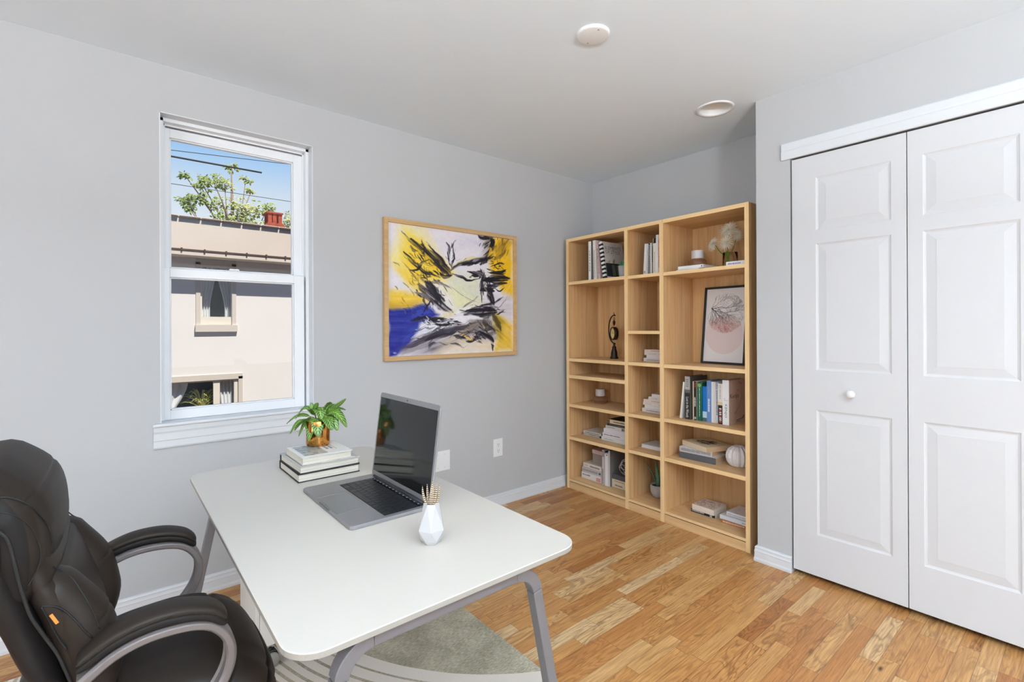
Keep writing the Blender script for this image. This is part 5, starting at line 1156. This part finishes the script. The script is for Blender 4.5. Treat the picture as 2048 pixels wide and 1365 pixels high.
def photo_mat():
    b = NB('cover_photo'); nz = b.n('TexNoise', i_Scale=60.0, i_Detail=4.0); b.l(b.coords(), nz.inputs['Vector'])
    b.l(b.ramp(nz.outputs['Fac'], [(.35, lin((88, 100, 104))), (.5, lin((150, 164, 168))), (.65, lin((186, 190, 178)))]), b.b.inputs['Base Color']); b.b.inputs['Roughness'].default_value = .3; return b.m
MB().box((-.074, -.078, .0269), (.006, .076, .0274)).build('cover_photo', photo_mat(), o)
mb = MB(); rnd = random.Random(5)
for r_ in range(3):
    for k in range(4 if r_ < 2 else 9):
        w_k = .017 if r_ < 2 else .006
        mb.box((.018+.015*r_, .062-(w_k+.006)*k-w_k, .0270), (.018+.015*r_+(.009 if r_ < 2 else .003), .062-(w_k+.006)*k, .0274), M=None)
mb.build('cover_title', paint((128, 126, 124)), o)
ptz = bz_+.0560+.0274+.0002
o = empty('potted_plant', (-2.497, -.800, ptz), 'leafy green plant in a polished copper pot on the desk books', 'plant')
M_COP = mat('polished_copper', (206, 142, 72), .13, metal=1); PR = .0425
MB().lathe([(0, 0), (PR-.006, 0), (PR-.002, .002), (PR, .007), (PR, .093), (PR-.001, .0945), (PR-.003, .093), (PR-.003, .080), (0, .080)], 48).build('pot', M_COP, o)
MB().lathe([(0, .084), (PR-.003, .084)], 24).build('soil', M_SOIL, o)
b = NB('veined_leaf'); uvn = b.n('UVMap', uv_map='leafuv'); su = b.n('SeparateXYZ'); b.l(uvn.outputs[0], su.inputs[0])
au = b.math('ABSOLUTE', b.math('SUBTRACT', su.outputs['X'], .5))
vein = b.math('SINE', b.math('MULTIPLY', b.math('SUBTRACT', su.outputs['Y'], b.math('MULTIPLY', au, .35)), 62.0))
vm = b.math('MAXIMUM', b.math('GREATER_THAN', vein, .72), b.math('LESS_THAN', au, .045))
nz = b.n('TexNoise', i_Scale=40.0); b.l(b.coords(), nz.inputs['Vector'])
b.l(b.mix(b.math('MULTIPLY', vm, .75), b.ramp(nz.outputs['Fac'], [(.3, lin((36, 76, 18))), (.7, lin((78, 126, 34)))]), lin((176, 200, 108))), b.b.inputs['Base Color'])
b.b.inputs['Roughness'].default_value = .35; M_VLEAF = b.m
def veined_leaf(par, base, tip, w, sag, roll, base_z):
    B = Vector(base); Tt = Vector(tip); d = Tt-B; nL, nW = 12, 6; v = []; f = []; uvs = []
    side = d.cross(Vector((0, 0, 1))); side = side.normalized() if side.length > 1e-4 else Vector((1, 0, 0))
    for i in range(nL+1):
        t_ = i/nL; c = B+d*t_+Vector((0, 0, sag*math.sin(t_*PI)))
        tg = (d+Vector((0, 0, sag*PI*math.cos(t_*PI)))).normalized(); nn = side.cross(tg).normalized(); sd2 = side*math.cos(roll)+nn*math.sin(roll); n2 = sd2.cross(tg)
        ww = w*(math.sin(PI*min(1, t_*.97+.015)**.85))**.6 if t_ > 0 else .001
        for k in range(nW+1):
            q_ = k/nW*2-1; v.append(c+sd2*q_*ww*.5+n2*(-.10*ww*(1-abs(q_))+.02*ww*math.sin(t_*40))); uvs.append((k/nW, t_))
    for i in range(nL):
        for k in range(nW): a = i*(nW+1)+k; f.append((a, a+1, a+nW+2, a+nW+1))
    me = bpy.data.meshes.new('leaf'); me.from_pydata([tuple(x) for x in v], [], f); me.materials.append(M_VLEAF); ul = me.uv_layers.new(name='leafuv')
    for l_ in me.loops: ul.data[l_.index].uv = uvs[l_.vertex_index]
    me.polygons.foreach_set('use_smooth', [True]*len(f)); ob = bpy.data.objects.new('leaf', me); C.objects.link(ob); ob.parent = par
    md = ob.modifiers.new('s', 'SOLIDIFY'); md.thickness = .0005; return ob
# picture directions at the pot: right and towards the viewer
RTV = Vector((.770, -.637, 0)); TOW = Vector((-.40, -.92, 0)).normalized()
def pp(r_, tw, z): return tuple(RTV*r_+TOW*tw+Vector((0, 0, z)))
LV = [((-.060, .02, .150), (-.012, 0, .148), .020, .012, .5), ]
mbs = MB()
leaves = [  # base (right, toward, up), tip, width, sag, roll
    ((-.020, .00, .128), (-.085, .01, .098), .024, .028, .3), ((-.030, .01, .110), (-.118, .015, .082), .016, .018, .5), ((-.060, .02, .100), (-.104, .02, .046), .014, .008, .9),
    ((-.045, .02, .102), (-.084, .04, .062), .022, .006, -.6), ((-.028, .02, .098), (-.070, .03, .038), .014, .016, .8), ((-.034, .02, .106), (-.058, .04, .082), .022, .004, -.3),
    ((-.012, .02, .106), (-.030, .052, .026), .032, .016, .0), ((-.020, .01, .108), (-.042, .035, .066), .026, .006, .3), ((.000, .02, .104), (.006, .056, .040), .036, .018, .0),
    ((-.012, .00, .112), (-.036, -.01, .138), .030, .010, .2), ((.004, .01, .112), (.016, .042, .104), .040, .030, .1), ((-.018, .00, .128), (-.028, -.01, .158), .014, .002, .5), ((-.016, .0, .130), (.000, .01, .162), .016, .002, .4), ((-.018, .0, .124), (-.008, .03, .134), .022, .01, .2),
    ((.020, .00, .122), (.050, -.02, .146), .034, .016, .6), ((.035, .00, .128), (.106, -.02, .172), .018, -.004, .9), ((.030, .00, .116), (.106, .00, .132), .018, .014, .7), ((.028, .0, .120), (.070, -.01, .150), .028, .008, .6),
    ((.030, .01, .114), (.110, .02, .070), .030, .034, -.5), ((.022, .01, .116), (.056, .045, .064), .034, .016, -.3), ((.030, .01, .112), (.076, .03, .060), .032, .022, -.6), ((.020, .0, .118), (.012, -.02, .140), .030, .01, 0), ((.0, -.01, .112), (.0, -.05, .120), .03, .02, 0)]
for bs, tp, w_k, sg, ro in leaves:
    w_k *= 1.3; bs2 = pp(*bs); mbs.tube(smooth_path([pp(bs[0]*.25, 0, .082), pp(bs[0]*.6, bs[1]*.5, (.082+bs[2])/2+.006), bs2], 4), .0013, 5)
    veined_leaf(o, bs2, pp(*tp), w_k, sg, ro, 0)
mbs.build('stems', mat('plant_stems', (120, 110, 60), .5), o)
# faceted vase
va = empty('bud_vase', (-2.500, -1.648, ZT+.0003), 'small white faceted vase holding striped succulent leaves on the desk', 'vase'); mb = MB()
Nf = 6; lv = [(.0195, 0, 0), (.0265, .006, 0), (.0345, .034, .5), (.0310, .046, 0), (.0190, .098, .5), (.0150, .098, .5), (.020, .060, .5)]
rows = [[(r*math.cos(2*PI*(i+ph)/Nf+.5), r*math.sin(2*PI*(i+ph)/Nf+.5), z) for i in range(Nf)] for r, z, ph in [(.0195, 0, 0), (.0265, .009, 0)]]
V_ = [p for r in rows for p in r]
def ringp(r, z, ph): return [(r*math.cos(2*PI*(i+ph)/Nf+.5), r*math.sin(2*PI*(i+ph)/Nf+.5), z) for i in range(Nf)]
V_ += ringp(.0345, .036, .5)+ringp(.0185, .097, 0)+ringp(.0150, .097, 0)+ringp(.0180, .060, 0); f = [tuple(reversed(range(Nf)))]
for i in range(Nf):
    j_ = (i+1) % Nf; f += [(i, j_, Nf+j_, Nf+i), (Nf+i, Nf+j_, 2*Nf+i), (Nf+j_, 2*Nf+j_, 2*Nf+i), (2*Nf+i, 2*Nf+j_, 3*Nf+j_), (2*Nf+i, 3*Nf+j_, 3*Nf+i), (3*Nf+i, 3*Nf+j_, 4*Nf+j_, 4*Nf+i), (4*Nf+i, 4*Nf+j_, 5*Nf+j_, 5*Nf+i)]
mb.add(V_, f); mb.build('vase_body', mat('matt_white_ceramic', (184, 181, 181), .5), va)
MB().lathe([(0, .0860), (.0155, .0860)], 16).build('soil', mat('dark_filling', (40, 34, 30), .9), va)
b = NB('zebra_leaf'); wv = b.n('TexWave', wave_type='BANDS', bands_direction='Z', i_Scale=66.0, i_Distortion=1.2, i_Detail=1.0); wv.inputs['Detail Scale'].default_value = 2; b.l(b.coords(), wv.inputs['Vector'])
b.l(b.ramp(wv.outputs['Fac'], [(.42, lin((86, 66, 52))), (.58, lin((206, 190, 164)))]), b.b.inputs['Base Color']); M_ZEB = b.m
R3 = Vector((.770, -.637, 0)); T3 = Vector((-.50, -.87, 0))
for a, t_, bx, w_k, z_ in ((-.0215, .002, -.006, .0042, .140), (-.0100, -.004, -.002, .0040, .142), (.0035, .008, .001, .0058, .153), (.0135, .002, .005, .0044, .146), (.0205, .0, .008, .0038, .144), (.006, -.012, .002, .004, .135)):
    mb = MB(); leafblade(mb, tuple(R3*bx+Vector((0, 0, .084))), tuple(R3*a+T3*t_+Vector((0, 0, z_))), w_k*1.45, .55, tuple(R3*(a*.2)), seg=10, n=14); mb.build('leaf', M_ZEB, va)

# ================================================================ OFFICE CHAIR
# local = world; chair faces +X, its centre line is Y = -1.345
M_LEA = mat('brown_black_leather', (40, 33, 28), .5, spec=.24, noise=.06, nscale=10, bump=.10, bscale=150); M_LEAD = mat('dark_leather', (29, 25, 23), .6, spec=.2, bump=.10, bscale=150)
M_ARM = mat('taupe_grey_arm', (112, 104, 102), .4, metal=.3); YCn = -1.345; CX0 = -3.06
ch = empty('office_chair', (CX0, YCn, RZ), 'dark brown leather executive office chair with looped grey arms beside the desk', 'chair'); HM = T(-CX0, -YCn, -RZ)
def cushion(name, path, halfw, thick, yc=YCn, expo=2.6, expw=3.2, seams=(), seamd=.16, material=None, crown=0, yb=0, n=6, seg=44, side_seam=None, endr=.9, sidedark=0, parent=None, M=None):
    """pillow: path of (x,z) points on its middle surface, half width and half thickness along the way"""
    P = smooth_path([Vector((x, 0, z)) for x, z in path], n); N_ = len(P)-1
    def samp(vals, t_):
        if isinstance(vals, (int, float)): return vals
        x = t_*(len(vals)-1); i = min(int(x), len(vals)-2); f_ = x-i; f_ = f_*f_*(3-2*f_); return vals[i]*(1-f_)+vals[i+1]*f_
    # add dense rows at the ends to round them
    ts = sorted(set([.0, .004, .012, .025, .045, .07]+[i/N_ for i in range(N_+1)]+[1-x for x in (.0, .004, .012, .025, .045, .07)]+[s+q for s in seams for q in (-.02, -.01, -.004, 0, .004, .01, .02)]))
    rows = []
    for t_ in ts:
        x = t_*N_; i = min(int(x), N_-1); p = P[i].lerp(P[i+1], x-i); d = (P[min(i+1, N_)]-P[max(i-1, 0)] if i else P[1]-P[0]).normalized(); nn = Vector((-d.z, 0, d.x))
        e_ = min(t_, 1-t_)*2; er = (1-(1-min(1, e_/.22))**2.2)**(1/2.2) if e_ < .22 else 1
        w_ = samp(halfw, t_)*(.72+.28*er); th_ = samp(thick, t_)*max(er, .02)
        for s in seams: th_ *= 1-seamd*math.exp(-((t_-s)/.010)**2)
        row = []
        for k in range(seg):
            a = 2*PI*k/seg; ca, sa = math.cos(a), math.sin(a)
            yy = w_*math.copysign(abs(ca)**(2/expw), ca); hh = th_*math.copysign(abs(sa)**(2/expo), sa)
            if side_seam and abs(yy) > 0: 
                hh *= 1-.16*math.exp(-((abs(yy)/w_-side_seam)/.03)**2)*(1 if sa > 0 else 0)
            q_ = p+nn*(hh+crown*(1-(yy/w_)**2)*(1 if sa > 0 else 0)); row.append((q_.x, yc+yy+yb*t_, q_.z))
        rows.append(row)
    mb = MB().grid(rows, 0, True, True, True)
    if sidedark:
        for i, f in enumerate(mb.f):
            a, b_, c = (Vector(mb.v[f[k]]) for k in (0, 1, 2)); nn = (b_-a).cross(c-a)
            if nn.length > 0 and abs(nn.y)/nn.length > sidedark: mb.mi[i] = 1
    return mb.build(name, [material or M_LEA, M_LEAD], parent or ch, M=HM if M is None else M)
# paths run so that the left normal (-dz, dx) points to the outer/front face
cushion('seat', [(-3.250, .505), (-3.15, .510), (-3.05, .517), (-2.96, .515), (-2.895, .492), (-2.855, .445), (-2.838, .400)], [.180, .200, .208, .208, .205, .198, .175], [.040, .045, .050, .052, .052, .044, .030], seams=(.60, .80), seamd=.28, crown=.006, side_seam=.70)
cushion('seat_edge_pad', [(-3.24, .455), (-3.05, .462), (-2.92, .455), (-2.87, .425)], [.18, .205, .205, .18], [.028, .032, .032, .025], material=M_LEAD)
# backrest: lower part bulging at the lumbar, reclined above
cushion('backrest', [(-3.105, .520), (-3.135, .600), (-3.155, .680), (-3.180, .760), (-3.215, .850), (-3.250, .930)][::-1], [.19, .195, .200, .205, .20, .18][::-1], [.026, .034, .036, .034, .030, .03][::-1], seams=(.30, .72), seamd=.18)
for sgn in (-1, 1):
    cushion('side_bolster', [(-3.215, .815), (-3.178, .780), (-3.145, .710), (-3.128, .640), (-3.125, .560)], [.020, .048, .056, .055, .035], [.014, .034, .044, .043, .024], yc=YCn+sgn*.152, expw=2.2, expo=2.2, seg=28, seams=(.5,), seamd=.05)
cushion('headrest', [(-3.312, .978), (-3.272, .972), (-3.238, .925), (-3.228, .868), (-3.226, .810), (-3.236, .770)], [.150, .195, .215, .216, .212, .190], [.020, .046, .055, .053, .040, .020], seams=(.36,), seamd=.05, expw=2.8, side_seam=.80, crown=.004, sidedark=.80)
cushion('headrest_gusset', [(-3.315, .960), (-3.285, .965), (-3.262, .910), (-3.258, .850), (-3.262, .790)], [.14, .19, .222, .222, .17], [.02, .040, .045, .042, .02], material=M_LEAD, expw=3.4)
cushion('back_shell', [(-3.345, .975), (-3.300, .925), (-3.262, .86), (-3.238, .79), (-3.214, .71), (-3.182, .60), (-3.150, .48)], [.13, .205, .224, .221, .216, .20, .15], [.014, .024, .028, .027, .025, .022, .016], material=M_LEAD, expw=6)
# piping and stitched seams
M_SEAM = mat('seam_black', (17, 16, 16), .6)
hr = [o_ for o_ in ch.children if o_.name.startswith('headrest')][0]; bkr = [o_ for o_ in ch.children if o_.name.startswith('backrest')][0]
bol = [o_ for o_ in ch.children if o_.name.startswith('side_bolster')][0]; st_ = [o_ for o_ in ch.children if o_.name == 'seat'][0]; shl = [o_ for o_ in ch.children if o_.name.startswith('back_shell')][0]
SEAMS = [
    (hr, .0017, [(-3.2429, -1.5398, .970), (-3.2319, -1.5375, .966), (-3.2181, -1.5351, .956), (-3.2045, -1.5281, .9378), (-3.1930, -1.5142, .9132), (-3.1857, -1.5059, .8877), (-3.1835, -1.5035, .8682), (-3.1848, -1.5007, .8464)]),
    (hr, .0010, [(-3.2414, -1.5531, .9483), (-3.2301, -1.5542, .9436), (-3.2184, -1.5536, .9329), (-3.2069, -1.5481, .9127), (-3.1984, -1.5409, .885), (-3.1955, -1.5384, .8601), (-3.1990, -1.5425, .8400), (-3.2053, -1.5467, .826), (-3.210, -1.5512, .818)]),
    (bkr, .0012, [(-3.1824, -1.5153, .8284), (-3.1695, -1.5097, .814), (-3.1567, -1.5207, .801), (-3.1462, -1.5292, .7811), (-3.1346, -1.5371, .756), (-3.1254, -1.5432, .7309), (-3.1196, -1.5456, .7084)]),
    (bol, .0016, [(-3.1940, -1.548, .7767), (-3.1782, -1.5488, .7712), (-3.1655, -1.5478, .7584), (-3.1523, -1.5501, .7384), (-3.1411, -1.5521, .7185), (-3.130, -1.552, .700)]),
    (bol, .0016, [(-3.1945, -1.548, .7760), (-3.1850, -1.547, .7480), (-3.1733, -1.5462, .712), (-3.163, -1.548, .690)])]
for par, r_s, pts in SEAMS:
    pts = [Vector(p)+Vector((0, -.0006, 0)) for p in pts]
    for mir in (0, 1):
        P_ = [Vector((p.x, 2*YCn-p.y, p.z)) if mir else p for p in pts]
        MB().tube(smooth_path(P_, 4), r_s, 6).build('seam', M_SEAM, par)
for sgn in (-1, 1):
    pts = [(-3.2480, .930), (-3.2340, .912), (-3.2290, .895), (-3.2245, .871), (-3.2200, .841), (-3.2130, .805), (-3.2045, .7705), (-3.188, .730), (-3.172, .690), (-3.150, .610)]
    MB().tube(smooth_path([(x, YCn+sgn*(.2235 if z > .75 else .2235-(.75-z)*.07), z) for x, z in pts], 5), .0028, 6).build('piping', M_SEAM, shl)
MB().box((-.0045, -.0012, -.016), (.0045, .0012, .016), bev=.0008).build('label_tab', mat('orange_fabric', (212, 128, 56), .7), ch, M=HM @ T(-3.178, YCn-.2165, .755) @ R(-25, 'Y') @ Matrix.Diagonal((.52, 1, .62, 1)))
# arms
loop = [(-3.145, .640), (-3.10, .670), (-3.05, .6825), (-2.99, .679), (-2.950, .663), (-2.925, .630), (-2.920, .592), (-2.932, .552), (-2.962, .512), (-3.01, .478), (-3.07, .462)]
pad = [(-3.150, .668), (-3.105, .697), (-3.055, .710), (-3.00, .708), (-2.955, .693), (-2.928, .668)]
for yc in (-1.570, -1.120):
    lp = smooth_path([Vector((x, 0, z)) for x, z in loop], 6); rows = []
    for i, p in enumerate(lp):
        d = (lp[min(i+1, len(lp)-1)]-lp[max(i-1, 0)]).normalized(); nn = Vector((-d.z, 0, d.x)); w2 = .023; t2 = .0095
        sec = [(-w2, t2*.55), (-w2*.75, t2), (w2*.75, t2), (w2, t2*.55), (w2, -t2*.5), (w2*.7, -t2), (w2*.62, -t2*.45), (-w2*.62, -t2*.45), (-w2*.7, -t2), (-w2, -t2*.5)]
        rows.append([tuple(p+nn*h_+Vector((0, yc+y_, 0))) for y_, h_ in sec])
    arm = MB().grid(rows, 0, True, True, False).build('armrest_frame', M_ARM, ch, M=HM, bevel=.0015)
    pd = cushion('armrest_pad', [(x, z+.006) for x, z in pad], [.022, .027, .029, .030, .030, .026], [.008, .0095, .0105, .011, .0105, .009], yc=yc, expw=2.6, expo=2.3, seg=32)
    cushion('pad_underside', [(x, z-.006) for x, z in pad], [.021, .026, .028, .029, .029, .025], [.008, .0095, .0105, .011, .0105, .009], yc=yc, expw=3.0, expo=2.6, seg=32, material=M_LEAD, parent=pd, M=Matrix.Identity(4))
    MB().box((-3.10, yc-.012, .448), (-3.00, YCn+math.copysign(.15, yc-YCn), .466), bev=.003).build('arm_bracket', M_ARM, ch, M=HM)
# mechanism, column, base
MB().box((-3.17, YCn-.09, .385), (-2.97, YCn+.09, .428), bev=.006).build('tilt_mechanism', M_BLKP, ch, M=HM)
MB().lathe([(0, .10), (.030, .10), (.030, .26), (.016, .26), (.016, .388), (0, .388)], 24).build('gas_lift', M_BLKP, ch, M=HM @ T(CX0, YCn, 0))
for i in range(5):
    a = 2*PI*i/5+.6; dxx, dyy = math.cos(a), math.sin(a)
    MB().tube([(CX0, YCn, .115), (CX0+dxx*.12, YCn+dyy*.12, .105), (CX0+dxx*.235, YCn+dyy*.235, .078)], [.026, .021, .013], 10).build('base_spoke', M_ARM, ch, M=HM)
    caster(ch, CX0+dxx*.232, YCn+dyy*.232, RZ, HM, .026, math.degrees(a))
